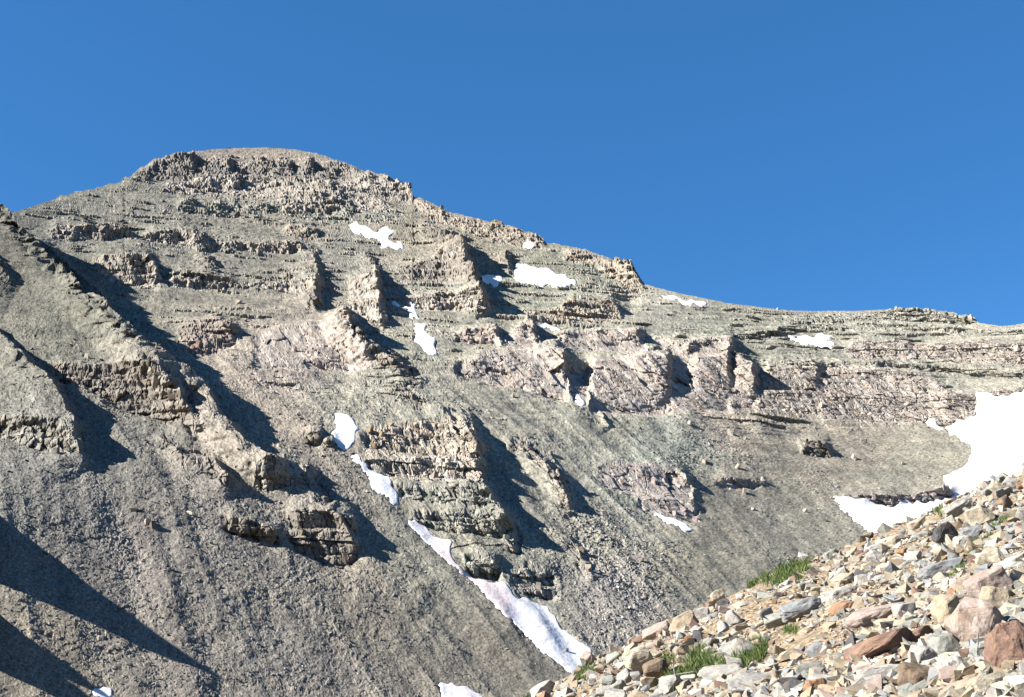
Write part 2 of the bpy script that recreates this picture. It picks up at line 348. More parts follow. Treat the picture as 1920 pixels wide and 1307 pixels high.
# name, label, colour, [(px, top, bottom, metres proud)]
BANDS = [
    ('summit_cliff', 'dark broken cliff just below the rounded summit', srgb(122, 114, 104), [(250, 322, 336, 0), (262, 318, 335, 3), (300, 304, 332, 9), (360, 304, 342, 13), (370, 308, 338, 2), (428, 312, 338, 11), (436, 314, 335, 1), (500, 314, 342, 8), (545, 316, 345, 9), (552, 316, 345, 2), (575, 312, 345, 10), (584, 312, 342, 12), (592, 318, 345, 1), (640, 303, 335, 8), (672, 312, 340, 8), (682, 325, 345, 0)]),
    ('cliff_band', 'pale pinkish cliff band below the summit cliff', PALE, [(300, 350, 358, 0), (320, 345, 360, 3), (400, 341, 362, 7), (446, 342, 366, 9), (452, 345, 368, 1), (520, 345, 372, 6), (600, 352, 382, 7), (620, 350, 378, 8), (628, 355, 380, 1), (680, 340, 372, 7), (740, 343, 372, 10), (770, 350, 376, 10), (777, 366, 380, 0)]),
    ('cliff_band', 'second pinkish cliff step below the summit', PALE, [(500, 372, 398, 0), (560, 376, 400, 5), (640, 368, 398, 6), (646, 372, 398, 1), (700, 376, 400, 4), (745, 392, 405, 0)]),
    ('cliff_band', 'broken greenish ledge across the upper slope', GREEN, [(325, 384, 396, 0), (360, 382, 400, 5), (372, 388, 400, 1), (440, 380, 398, 5), (448, 384, 398, 1), (520, 384, 397, 4), (600, 386, 412, 6), (655, 390, 415, 7), (664, 396, 416, 1), (720, 396, 415, 3), (780, 405, 420, 0)]),
    ('cliff_band', 'row of whitish blocks on the left shoulder', PALE, [(92, 432, 446, 0), (105, 428, 446, 5), (160, 432, 449, 5), (235, 436, 447, 5), (250, 440, 447, 0)]),
    ('cliff_band', 'pale ledge right of the whitish blocks', PALE, [(262, 440, 450, 0), (280, 440, 453, 5), (340, 442, 460, 7), (362, 448, 468, 8), (374, 456, 470, 1), (400, 460, 469, 3), (480, 462, 471, 4), (560, 462, 474, 5), (575, 470, 480, 0)]),
    ('rock_outcrop', 'layered tan outcrop with a dark right side on the left shoulder', PALE, [(172, 488, 500, 0), (195, 490, 522, 5), (240, 496, 532, 9), (278, 502, 537, 11), (292, 512, 539, 9), (302, 520, 539, 0)]),
    ('cliff_band', 'low pale wall of blocks right of the layered outcrop', PALE, [(310, 522, 536, 0), (325, 522, 538, 5), (400, 527, 541, 6), (428, 530, 543, 6), (445, 535, 543, 2), (520, 535, 546, 2.5), (600, 530, 545, 2), (620, 532, 545, 0)]),
    ('rock_outcrop', 'small tan outcrop in the upper middle of the slope', TAN, [(532, 430, 440, 0), (545, 430, 445, 5), (590, 438, 450, 5), (600, 445, 452, 0)]),
    ('cliff_band', 'brownish wall between the two dark clefts', PALE, [(652, 540, 592, 0), (664, 536, 597, 6), (690, 532, 600, 9), (708, 528, 602, 10), (716, 540, 602, 0)]),
    ('cliff_band', 'light tan step at the foot of the brown rib', PALE, [(750, 560, 578, 0), (790, 562, 580, 5), (880, 558, 582, 7), (910, 562, 585, 9), (918, 570, 586, 0)]),
    ('cliff_band', 'brown cliff band beside the leaning rib', BROWN, [(730, 505, 520, 0), (780, 502, 524, 4), (830, 488, 525, 5), (868, 470, 530, 9), (880, 480, 530, 0)]),
    ('rock_prow', 'pink cliff ending in a pointed prow', PINK, [(455, 640, 690, 0), (500, 636, 690, 3), (560, 628, 690, 6), (610, 618, 690, 10), (640, 612, 690, 15), (652, 616, 690, 15), (662, 650, 692, 6), (685, 668, 694, 4), (700, 674, 694, 0)]),
    ('rock_outcrop', 'reddish crumbling outcrop left of the pink prow', RED, [(332, 622, 665, 0), (350, 618, 668, 5), (400, 612, 662, 7), (432, 622, 652, 8), (446, 634, 648, 0)]),
    ('main_cliff', 'long pink main cliff cut by dark gullies', PINK, [(840, 690, 705, 0), (890, 682, 712, 5), (935, 668, 720, 7), (1000, 668, 738, 9), (1040, 670, 745, 12), (1056, 676, 748, 13), (1066, 690, 752, -3), (1100, 690, 765, -4), (1112, 688, 766, 7), (1180, 680, 770, 11), (1230, 678, 770, 14), (1252, 680, 768, 14), (1262, 684, 768, 2), (1290, 685, 768, 3), (1310, 682, 770, 9), (1365, 676, 765, 12), (1374, 690, 764, 4), (1390, 690, 764, 11), (1412, 698, 764, 13), (1424, 706, 764, 0), (1445, 696, 766, 6), (1530, 695, 776, 8), (1545, 698, 778, 4), (1640, 697, 786, 7), (1740, 715, 789, 5), (1775, 742, 800, 7), (1830, 745, 800, 4), (1900, 735, 780, 2), (1980, 700, 740, 0)]),
    ('cliff_band', 'short pink band left of the dark notch', PINK, [(845, 626, 640, 0), (875, 625, 642, 5), (928, 622, 648, 8), (938, 630, 650, 0)]),
    ('cliff_band', 'upper pink cliff band above the main cliff', PINK, [(945, 632, 652, 0), (965, 624, 654, 5), (988, 614, 656, 10), (1000, 618, 656, 10), (1008, 626, 656, -2), (1040, 630, 656, -1), (1056, 630, 656, 5), (1150, 626, 662, 7), (1198, 630, 665, 10), (1212, 634, 666, 0), (1245, 642, 660, 3), (1290, 654, 674, 6), (1350, 642, 672, 8), (1372, 644, 678, 10), (1382, 655, 682, 0)]),
    ('rock_outcrop', 'tan blocky tower ending the ridge before the saddle', TAN, [(1045, 470, 480, 0), (1080, 473, 492, 4), (1115, 474, 498, 6), (1150, 489, 522, 8), (1182, 492, 542, 13), (1197, 508, 543, 11), (1210, 534, 545, 0)]),
    ('ridge_cliff', 'tan crags along the descending skyline ridge', TAN, [(778, 372, 392, 4), (828, 394, 418, 7), (842, 402, 420, 3), (900, 412, 440, 7), (960, 428, 456, 7), (1008, 440, 464, 9), (1024, 456, 464, 0)]),
    ('cliff_band', 'broken tan ledge below the large ridge snow patch', TAN, [(960, 588, 607, 0), (1020, 590, 609, 3), (1090, 572, 606, 6), (1145, 574, 602, 6), (1168, 592, 602, 0)]),
    ('cliff_band', 'layered pale strata at the saddle crest', GREEN, [(1380, 592, 602, 0), (1500, 595, 606, 2), (1640, 591, 606, 3.5), (1700, 580, 602, 6), (1800, 590, 607, 6), (1828, 597, 609, 5), (1838, 606, 611, 0)]),
    ('cliff_band', 'thin dark ledge line under the saddle', GREEN, [(1350, 628, 634, 0), (1400, 630, 636, 3), (1440, 626, 633, 3), (1500, 612, 620, 2), (1700, 612, 620, 2), (1960, 626, 634, 2)]),
    ('cliff_band', 'smooth pinkish band right of the small saddle snow patch', PINK, [(1575, 642, 668, 0), (1620, 645, 673, 4), (1700, 648, 677, 5), (1712, 652, 677, 2.5), (1800, 650, 679, 5), (1980, 652, 684, 5)]),
    ('cliff_band', 'thin grey ledge above the right end of the main cliff', GREY, [(1390, 684, 689, 0), (1500, 686, 691, 2), (1700, 688, 694, 2), (1900, 704, 712, 2.5), (1980, 700, 706, 0)]),
    ('rock_outcrop', 'small dark outcrop on the right scree', DARK, [(1495, 838, 850, 0), (1518, 832, 853, 4), (1545, 838, 857, 5), (1562, 850, 860, 0)]),
    ('rock_outcrop', 'grey rocks along the top of the low snow arm', PGREY, [(1570, 932, 945, 0), (1600, 934, 951, 3), (1680, 928, 954, 4), (1700, 930, 946, 3), (1778, 918, 936, 4), (1792, 926, 936, 0)]),
    ('rock_outcrop', 'low purple grey rocks on the right scree', PGREY, [(1335, 904, 914, 0), (1358, 900, 915, 3), (1420, 905, 918, 2), (1440, 910, 918, 0)]),
    ('rock_outcrop', 'domed pinkish outcrop with cracks', PGREY, [(1105, 880, 886, 0), (1140, 876, 912, 3), (1200, 877, 930, 5), (1255, 884, 936, 5), (1284, 902, 936, 5), (1300, 922, 938, 0)]),
    ('rock_outcrop', 'lower tier of the pinkish domed outcrop', PGREY, [(1185, 932, 942, 0), (1210, 934, 962, 3), (1262, 940, 976, 4), (1302, 950, 980, 4), (1314, 958, 976, 0)]),
    ('rock_buttress', 'top tier of the great grey buttress', TAN, [(665, 832, 852, 0), (695, 815, 858, 5), (780, 806, 858, 7), (840, 798, 858, 8), (878, 804, 862, 9), (900, 838, 874, 9), (912, 856, 880, 0)]),
    ('rock_buttress', 'second tier of the great grey buttress', PALE, [(678, 872, 890, 0), (695, 868, 892, 5), (760, 870, 902, 7), (860, 868, 906, 8), (892, 876, 910, 9), (902, 886, 912, 0)]),
    ('rock_buttress', 'third tier of the great grey buttress', GREEN, [(735, 915, 930, 0), (760, 916, 942, 4), (850, 922, 956, 6), (905, 928, 962, 8), (935, 940, 962, 0)]),
    ('rock_buttress', 'fourth tier of the great grey buttress', GREEN, [(765, 965, 985, 0), (790, 966, 992, 5), (890, 972, 1006, 6), (950, 975, 1012, 8), (966, 985, 1012, 0)]),
    ('rock_buttress', 'dark block beside the snow tongue', GREEN, [(862, 1058, 1084, 0), (885, 1050, 1090, 6), (925, 1058, 1094, 7), (941, 1070, 1096, 0)]),
    ('rock_buttress', 'crumbling foot of the great grey buttress', GREY, [(945, 1080, 1104, 0), (975, 1070, 1118, 4), (1025, 1082, 1128, 5), (1052, 1100, 1132, 0)]),
    ('rock_outcrop', 'jagged brown crags on the left spur', BROWN, [(88, 706, 725, 0), (110, 709, 735, 4), (160, 718, 745, 4), (225, 714, 770, 5), (290, 732, 790, 5), (325, 752, 800, 5), (345, 790, 806, 0)]),
    ('rock_outcrop', 'grey crag at the left edge', GREY, [(-60, 800, 825, 4), (0, 802, 826, 4), (40, 808, 838, 6), (72, 812, 852, 6), (135, 824, 862, 6), (150, 842, 866, 0)]),
    ('rock_outcrop', 'rounded grey knob on the crest of the spur', GREY, [(465, 894, 920, 0), (495, 880, 922, 5), (540, 877, 918, 6), (575, 888, 916, 6), (600, 906, 916, 0)]),
    ('rock_outcrop', 'large dark overhanging outcrop on the lower spur', BROWN, [(535, 968, 1000, 0), (555, 964, 1032, 6), (605, 968, 1056, 8), (645, 974, 1063, 8), (660, 985, 1062, 7), (670, 1000, 1050, 0)]),
    ('rock_outcrop', 'narrow dark outcrop on the lower spur', BROWN, [(415, 982, 998, 0), (428, 980, 1006, 5), (480, 986, 1016, 5), (516, 1000, 1024, 4), (526, 1008, 1024, 0)]),
    ('rock_outcrop', 'pair of dark rocks left of the middle snow patch', BROWN, [(570, 822, 838, 0), (582, 818, 841, 5), (600, 820, 842, 5), (606, 830, 842, 1), (612, 832, 848, 4), (622, 834, 849, 4), (628, 840, 849, 0)]),
]
UP, DOWN = 2.6, 1.3
for bi, (nm, lb, colr, pts) in enumerate(BANDS):
    q = np.array(pts, F32)
    top = np.interp(WX, q[:, 0], q[:, 1]).astype(F32); botm = np.interp(WX, q[:, 0], q[:, 2]).astype(F32)
    amp = np.interp(WX, q[:, 0], q[:, 3], left=0 if q[0, 0] > -50 else q[0, 3], right=0).astype(F32)
    amp = amp * (1 + 0.36 * noise(A / 19, B / 60, 50 + bi) + 0.14 * noise(A / 5.5, B / 20, 90 + bi))
    kx = np.arange(q[0, 0] - 90, q[-1, 0] + 90, 3.0)
    ka = np.interp(kx, q[:, 0], q[:, 3], left=0 if q[0, 0] > -50 else q[0, 3], right=0)
    ker = np.hanning(25); ker /= ker.sum()
    amp_s = np.interp(WX, kx, np.convolve(ka, ker, 'same')).astype(F32)
    hgt = np.maximum(botm - top, 4)
    if nm == 'rock_buttress': amp *= 0.62; amp_s *= 0.62
    v = (WY - top) / hgt
    amp = amp + (amp_s - amp) * np.clip(-v / 0.45, 0, 1)
    amp = amp + (amp_s - amp) * np.clip((v - 0.8) / 0.4, 0, 1)
    up = np.minimum(UP, 42.0 / hgt)
    prof = np.where(v < 0, np.clip(1 + v / up, 0, 1) ** 2.2, np.where(v < 1, 1 - 1.3 * np.clip(v, 0, 1) ** 0.9, -0.3 * np.clip(1 - (v - 1) / DOWN, 0, 1) ** 1.5))
    D += amp * prof
    m = sstep(0.6, 2.2, np.abs(amp)) * sstep(-0.22, 0.02, v) * (1 - sstep(0.98, 1.25, v))
    better = m > np.maximum(CLIFF, 0.25)
    REG = np.where(better, bi, REG)
    RCOL = np.where(better[..., None], colr, RCOL)
    MASS = np.where(better, 1.0 if colr is PINK or colr is PGREY else 0.0, MASS).astype(F32)
    CLIFF = np.maximum(CLIFF, m)

# ribs and spurs: [(px, py, height)], reach to the left, reach to the right (photo pixels at that distance)
RIDGES = [
    ([(-330, 230, 52), (-120, 310, 42), (-25, 416, 36), (48, 492, 33), (92, 540, 33), (136, 584, 36), (186, 618, 36), (258, 676, 30), (312, 705, 23), (380, 743, 15), (404, 787, 14), (476, 858, 12), (516, 884, 9), (560, 905, 4), (600, 940, 0)], 1000, 18),
    ([(60, 440, 0), (100, 478, 4), (150, 525, 5), (190, 558, 4), (210, 580, 0)], 20, 14),
    ([(-330, 520, 10), (-80, 620, 8), (0, 674, 13), (40, 706, 13), (95, 751, 12), (130, 802, 10), (146, 858, 6), (165, 895, 0)], 140, 20),
    ([(-330, 420, 12), (-90, 500, 12), (-10, 556, 6), (30, 590, 0)], 100, 20),
    ([(215, 700, 0), (290, 735, 5), (335, 768, 8), (362, 800, 6), (380, 830, 0)], 70, 16),
    ([(290, 820, 0), (320, 845, 5), (355, 872, 4), (380, 890, 0)], 40, 12),
    ([(330, 840, 0), (390, 872, 6), (430, 905, 5), (450, 925, 0)], 60, 14),
    ([(555, 880, 0), (590, 915, 6), (612, 940, 5), (630, 960, 0)], 60, 14),
    ([(575, 930, 0), (620, 965, 2), (652, 1000, 3), (660, 1040, 2), (655, 1075, 0)], 60, 12),
    ([(640, 580, 0), (646, 612, 11), (680, 648, 10), (720, 678, 8), (760, 702, 6), (800, 724, 0)], 50, 18),
    ([(560, 440, 0), (585, 478, 3), (592, 515, 6), (588, 560, 9), (592, 590, 0)], 60, 16),
    ([(680, 470, 0), (700, 505, 4), (706, 545, 8), (712, 596, 9), (715, 616, 0)], 40, 14),
    ([(780, 420, 0), (842, 452, 7), (866, 480, 14), (884, 520, 14), (892, 548, 13), (908, 580, 10), (914, 596, 0)], 60, 18),
    ([(350, 436, 0), (375, 450, 5), (400, 470, 0)], 40, 12),
    ([(365, 478, 0), (392, 492, 5), (412, 508, 0)], 40, 12),
    ([(690, 735, 0), (755, 740, 4), (785, 762, 3), (830, 782, 1), (850, 792, 0)], 60, 14),
    ([(760, 770, 0), (830, 775, 1), (880, 796, 1.5), (900, 806, 0)], 40, 10),
    ([(800, 770, 0), (830, 790, 2), (860, 808, 5), (888, 830, 9), (898, 870, 9), (903, 915, 9), (938, 958, 7), (960, 1000, 5), (966, 1030, 4), (960, 1070, 0)], 150, 16),
    ([(940, 835, 0), (990, 846, 6), (1030, 880, 8), (1056, 915, 8), (1064, 945, 6), (1070, 975, 0)], 46, 14),
    ([(1030, 1000, 0), (1080, 1030, 3), (1100, 1070, 3), (1110, 1110, 0)], 30, 12),
    ([(1350, 640, 0), (1372, 662, 4), (1395, 684, 3), (1410, 700, 0)], 40, 14),
    ([(940, 470, 0), (950, 490, 6), (955, 520, 0)], 20, 12),
    ([(890, 636, 0), (930, 628, 5), (940, 655, 0)], 40, 10),
    ([(1270, 880, 0), (1288, 905, 2), (1296, 932, 1.5), (1300, 950, 0)], 50, 12),
    ([(1120, 775, 0), (1130, 795, 3), (1140, 812, 0)], 20, 10),
]
RJ = 1 + 0.35 * noise(A / 12, B / 18, 130) + 0.25 * noise(A / 4.5, B / 6, 131) + 0.45 * (worley(A / 6, (Z + 0.045 * X) / 5.0, 136)[0] - 0.5)
for ri, (pts, wl_, wr_) in enumerate(RIDGES):
    q = np.array(pts, F32)
    mx = max(wl_, wr_) + 12
    inb = (WX > q[:, 0].min() - mx) & (WX < q[:, 0].max() + mx) & (WY > q[:, 1].min() - mx) & (WY < q[:, 1].max() + mx)
    x, y = WX[inb], WY[inb]
    bd = np.full(x.shape, 1e9, F32); bs = np.zeros_like(x); bh = np.zeros_like(x)
    for (x0, y0, h0), (x1, y1, h1) in zip(q[:-1], q[1:]):
        ex, ey = x1 - x0, y1 - y0
        L2 = ex * ex + ey * ey
        u = np.clip(((x - x0) * ex + (y - y0) * ey) / L2, 0, 1)
        dx, dy = x - (x0 + u * ex), y - (y0 + u * ey)
        d = np.hypot(dx, dy)
        n = d < bd
        bd = np.where(n, d, bd); bs = np.where(n, np.sign(ex * dy - ey * dx), bs); bh = np.where(n, h0 + u * (h1 - h0), bh)
    right = bs < 0
    f = np.where(right, np.clip(1 - bd / wr_, 0, 1) ** 1.15, np.clip(1 - bd / wl_, 0, 1) ** 1.5)
    nearc = np.clip(1 - bd / np.where(right, wr_, 0.35 * min(wl_, 90)), 0, 1)
    if wl_ > 200:                                  # a wide flank: smooth away the creases of the nearest-point field
        full = np.zeros_like(D); full[inb] = np.where(right, bh, bh * f)
        fb = blur(full, 26, 3)[inb]
        k = np.where(right, 0, sstep(10, 60, bd))
        f = np.where(right, f, 1); bh = np.where(right, bh, (1 - k) * bh * np.clip(1 - bd / wl_, 0, 1) ** 1.5 + k * fb * (1 - 0.9 * sstep(520, 900, PY[inb] + 0.3 * bd)))
    D[inb] += bh * f * (1 + (RJ[inb] - 1) * nearc * (0.3 if ri < 4 else 1.0))
    rm = np.where(right, sstep(0.05, 0.3, f) * sstep(1, 4, bh), (sstep(1, 4, bh) * (1 - sstep(8, 26, bd + 9 * noise(A[inb] / 6, B[inb] / 6, 137))) if ri > 3 else 0))
    cl = CLIFF[inb]; CLIFF[inb] = np.maximum(cl, (0.55 if ri < 4 else 0.9) * rm)
    rc = RCOL[inb]; rc[(cl < 0.25) & (rm > 0.1)] = BROWN; RCOL[inb] = rc

# spires of the spur beyond the left edge of the picture, whose shadows fall across the lower scree
for cx, cy, h, r in ((-55, 1010, 21, 56), (-120, 985, 26, 70), (-90, 1150, 13, 40), (-170, 1130, 20, 60)):
    d = np.hypot(WX - cx, (WY - cy) * 1.0)
    D += h * np.clip(1 - d / r, 0, 1) ** 1.3

upper = sstep(0.10, 0.24, E)
s = (Z + 0.045 * X + 1.6 * noise(A / 30, B / 30, 140))
oc = noise(A / 46, s / 2.4, 133) + 0.55 * noise(A / 12, s / 2.0, 134) + 0.45 * fbm(A / 80, B / 50, 135, 3)
OC = sstep(0.38, 0.66, oc) * np.clip(upper + 0.8 * sstep(1300, 1480, PX) * (PY < 800), 0, 1) * (1 - sstep(790, 830, PY)) * (1 - 0.8 * sstep(0, 60, 330 - PX) * (PY > 560))
OC *= 1 - 0.9 * MASS
D += 1.1 * OC
RCOL = np.where((CLIFF < 0.3)[..., None], (PALE * 0.5 + GREY * 0.5), RCOL)
CLIFF = np.maximum(CLIFF, 0.62 * OC)
DB = D; D = np.zeros_like(DB)                      # broad relief is pushed out level, small relief along the normal
HDIR = np.stack([-T, -np.ones_like(T), np.zeros_like(T)], -1).astype(F32); HDIR /= np.linalg.norm(HDIR, axis=-1, keepdims=True)
# ledges, gullies and grain
led = np.zeros_like(D)
for per, am, sd in ((9.0, 1.5, 1), (4.1, 0.8, 2), (2.2, 0.45, 3)):
    fr = s / per + 0.25 * noise(A / 25, B / 25, 150 + sd); fr = fr - np.floor(fr)
    saw = np.where(fr < 0.75, fr / 0.75, (1 - fr) / 0.25)
    led += am * saw * sstep(-0.25, 0.2, noise(A / 60, s / (per * 1.4), 160 + sd) + 0.3 * noise(A / 14, s / per, 165 + sd))
LEDGE = np.clip(upper * (0.35 + 0.5 * sstep(-0.2, 0.4, noise(A / 60, B / 60, 170))) + 0.7 * CLIFF + 0.35 * sstep(1350, 1500, PX) * (1 - sstep(760, 830, PY)), 0, 1.2)
LEDGE = LEDGE * np.where(PY > 860, np.where(CLIFF > 0.1, 1, 0.15), 1)
LEDGE *= 1 - 0.8 * blur(MASS, 2, 1) * CLIFF * (1 - 0.6 * sstep(1400, 1480, PX))
D += led * LEDGE

lowleft = (1 - sstep(1150, 1500, PX)) * sstep(560, 760, PY)
gul = 1 - np.abs(noise(FALL / 16, B / 130, 180)); gul2 = 1 - np.abs(noise(FALL / 6.5, B / 70, 181))
D += lowleft * (1 - CLIFF) * (1.5 * gul + 0.45 * gul2)
D += (1 - CLIFF) * (1.3 * fbm(A / 40, B / 40, 185, 4) + 0.3 * fbm(A / 7, B / 7, 186, 3))

# rock structure in the cliffs: joints, columns and steps
jx = A + 0.6 * noise(A / 5, B / 5, 190); jz = Z + 0.045 * X
w1, e1 = worley(jx / 5.2, jz / 6.5, 200); w2, e2 = worley(jx / 1.7 + 0.3 * noise(A / 3, jz / 3, 191), jz / 3.6, 210)
fine = sstep(0.5, 0.2, MPP) * 0 + 1
w4, e4 = worley(jx / 1.05, jz / 1.2, 212)
jfr = jz / 3.4 + 0.3 * noise(A / 18, jz / 9, 216); jc = np.floor(jfr); jf = jfr - jc
step1 = (hsh(jc.astype(np.int64), (A / 26).astype(np.int64) * 0, 217) - 0.5) * 2.2 + np.where(jf < 0.8, jf * 0.35, -0.15)
jm = 0.75 * X + 0.2 * Y
w5, e5 = worley(jm / 7.0 + 0.30 * noise(jm / 6, jz / 9, 218) + 0.04 * jz, jz / 13.0 + 0.22 * noise(jm / 6, jz / 6, 224), 219)
jointed = sstep(-0.25, 0.25, noise(jm / 26, jz / 22, 226))
layered = (w1 - 0.5) * 2.0 - 0.8 * (1 - sstep(0.0, 0.10, e1)) + (w2 - 0.5) * 1.2 - 0.6 * (1 - sstep(0.0, 0.12, e2)) + 0.75 * step1 * (0.45 + 0.6 * sstep(-0.2, 0.3, noise(A / 35, jz / 12, 222)))
massive = (w5 - 0.5) * 3.0 - (0.5 + 1.3 * jointed) * (1 - sstep(0.0, 0.05, e5)) + (w1 - 0.5) * 0.5 - 0.6 * (1 - jointed) * (1 - sstep(0.0, 0.05, e1)) + (w2 - 0.5) * 0.25 + step1 * 0.12
MASS = blur(MASS, 2, 1) * (1 - 0.7 * sstep(1400, 1480, PX))
DC = CLIFF * (layered * (1 - MASS) + massive * MASS + ((w4 - 0.5) * 0.45 + 0.5 * fbm(A / 9, Z / 16, 215, 2)) * (1 - 0.5 * MASS))
# scattered broken rock on the slopes
w3, e3 = worley(A / 1.0, B / 1.25, 220)
patch = sstep(0.05, 0.55, fbm(A / 30, B / 22, 225, 4) + 0.25 * upper)
coarse = np.clip(np.exp(-(((PX - 1165) / 95) ** 2 + ((PY - 1110) / 120) ** 2)) + np.exp(-(((PX - 1080) / 60) ** 2 + ((PY - 1010) / 60) ** 2)) + 0.45 * lowleft * (1 - sstep(600, 900, PX)) + 0.5 * np.exp(-(((PX - 1330) / 90) ** 2 + ((PY - 850) / 60) ** 2)), 0, 1.2)
D += (1 - CLIFF) * (sstep(0.62, 1.0, w3) * (0.15 + 0.7 * patch) * 0.18 + coarse * (w3 - 0.5) * 0.36)
white = RNG.random((NJ, NI), dtype=F32) - 0.5
white = white + 0.0
midn = blur(white, 1, 1) * 3.0
chute = noise(FALL / 7.5, B / 110, 310) + 0.6 * noise(FALL / 2.8, B / 60, 311)
GR = 0.37 * (MPP * STEP) * (0.28 + 0.9 * coarse + 0.35 * patch + 0.45 * lowleft) * np.clip(1 + 0.6 * chute * sstep(700, 800, PY) + 0.5 * noise(A / 45, B / 45, 312), 0.3, 1.9)
GR *= 1 - 0.45 * np.exp(-(((PX - 1330) / 130) ** 2 + ((PY - 1010) / 130) ** 2))
D += GR * (white * 0.8 + midn * 0.5) * (1 - 0.3 * CLIFF)

# keep the drawn skyline: big relief fades out towards the crest
fade = sstep(0, 16, PY - sky_y[None])
D = D * (0.25 + 0.75 * fade)
DB = DB * fade; DB[NR:] *= np.linspace(0.9, 0.2, NJ - NR)[:, None]
D[NR:] *= np.linspace(0.9, 0.2, NJ - NR)[:, None]

# ------------------------------------------------------------------ colours of the ground (albedo, then a light balance painted in)
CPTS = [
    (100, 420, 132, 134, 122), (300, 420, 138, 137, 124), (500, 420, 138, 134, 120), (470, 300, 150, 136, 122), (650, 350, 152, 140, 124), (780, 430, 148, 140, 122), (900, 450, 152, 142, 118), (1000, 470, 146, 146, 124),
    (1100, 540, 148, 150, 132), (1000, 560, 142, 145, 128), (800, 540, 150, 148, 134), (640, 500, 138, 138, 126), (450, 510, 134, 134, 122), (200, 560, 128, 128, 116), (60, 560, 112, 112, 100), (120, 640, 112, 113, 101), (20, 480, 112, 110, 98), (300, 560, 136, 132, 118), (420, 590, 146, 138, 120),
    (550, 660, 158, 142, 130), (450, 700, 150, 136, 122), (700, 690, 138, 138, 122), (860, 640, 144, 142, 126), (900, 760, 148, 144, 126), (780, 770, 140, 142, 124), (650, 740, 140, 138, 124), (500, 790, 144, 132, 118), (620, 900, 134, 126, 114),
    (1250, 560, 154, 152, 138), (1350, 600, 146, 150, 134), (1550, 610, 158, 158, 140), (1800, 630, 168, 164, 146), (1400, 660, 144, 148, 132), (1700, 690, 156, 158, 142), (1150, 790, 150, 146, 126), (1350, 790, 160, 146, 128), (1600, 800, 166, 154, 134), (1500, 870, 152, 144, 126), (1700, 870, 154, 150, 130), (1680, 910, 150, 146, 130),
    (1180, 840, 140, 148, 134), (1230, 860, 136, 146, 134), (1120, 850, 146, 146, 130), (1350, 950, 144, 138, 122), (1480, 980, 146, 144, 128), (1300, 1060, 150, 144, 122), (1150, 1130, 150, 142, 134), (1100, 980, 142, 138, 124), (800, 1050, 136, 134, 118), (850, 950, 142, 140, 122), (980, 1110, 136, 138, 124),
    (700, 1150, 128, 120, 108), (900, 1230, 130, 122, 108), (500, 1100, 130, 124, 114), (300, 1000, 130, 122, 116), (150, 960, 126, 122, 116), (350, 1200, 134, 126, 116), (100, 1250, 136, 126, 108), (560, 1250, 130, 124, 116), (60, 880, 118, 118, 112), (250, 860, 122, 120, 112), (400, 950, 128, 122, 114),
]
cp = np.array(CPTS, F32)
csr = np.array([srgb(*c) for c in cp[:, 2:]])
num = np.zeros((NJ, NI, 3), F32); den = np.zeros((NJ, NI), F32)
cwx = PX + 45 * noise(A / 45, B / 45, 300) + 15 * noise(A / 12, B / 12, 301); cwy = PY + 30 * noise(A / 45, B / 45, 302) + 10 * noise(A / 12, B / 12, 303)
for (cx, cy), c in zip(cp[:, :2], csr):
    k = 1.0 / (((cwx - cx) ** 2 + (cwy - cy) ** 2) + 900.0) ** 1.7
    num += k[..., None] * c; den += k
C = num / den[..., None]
C *= 1 + (sstep(700, 800, PY) * (1 - 0.5 * sstep(1500, 1700, PX)) * chute)[..., None] * np.array([0.20, 0.19, 0.16], F32)
strata = noise(A / 120, s / 5.5, 320) + 0.7 * noise(A / 80, s / 2.2, 321)
su = np.clip(upper + sstep(1250, 1450, PX) * (1 - sstep(900, 960, PY)), 0, 1)
C *= 1 + su[..., None] * (strata[..., None] * np.array([0.20, 0.17, 0.13], F32))
C *= 1 + (fbm(A / 14, B / 12, 330, 3))[..., None] * np.array([0.10, 0.06, 0.02], F32)
mixc = C.mean(-1, keepdims=True) * np.array([1.08, 1.0, 0.9], F32)
mw = (0.55 + 0.25 * MASS)[..., None]
rock_c = (mw * RCOL * (1 - 0.02 * MASS)[..., None] + (1 - mw) * mixc * 1.15) * (0.80 + 0.42 * w2 + 0.16 * (w1 - 0.5))[..., None]
rock_c *= 1 + 0.16 * noise(A / 60, s / 3.0, 340)[..., None]
rock_c *= 1 + 0.22 * np.clip(fbm(A / 9, Z / 7, 341, 3), -1, 1)[..., None] * np.array([0.8, 0.3, -0.1], F32)
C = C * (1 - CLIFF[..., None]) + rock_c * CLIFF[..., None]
grain = np.clip(1 + 0.8 * white + 0.2 * midn, 0.3, 2.0)
C *= (grain * (1 - CLIFF * 0.5) + CLIFF * 0.5)[..., None]
C = C * 0.52 + 0.48 * C.mean(-1, keepdims=True) * np.array([1.06, 1.0, 0.925], F32)
C *= np.array([1.0, 0.995, 0.96], F32)
ALB = 0.59
C *= (1 - 0.15 * sstep(1150, 1500, PX))[..., None]  # light balance painted into the colour: sunny right slopes dimmed
C *= (0.93 + 0.17 * sstep(480, 760, PY))[..., None] * np.array([1.01, 1.0, 0.985], F32)  # same in height: sunlit upper slope darkened, lower slope lightened in the colour
C = np.clip(C * ALB, 0.01, 0.8)

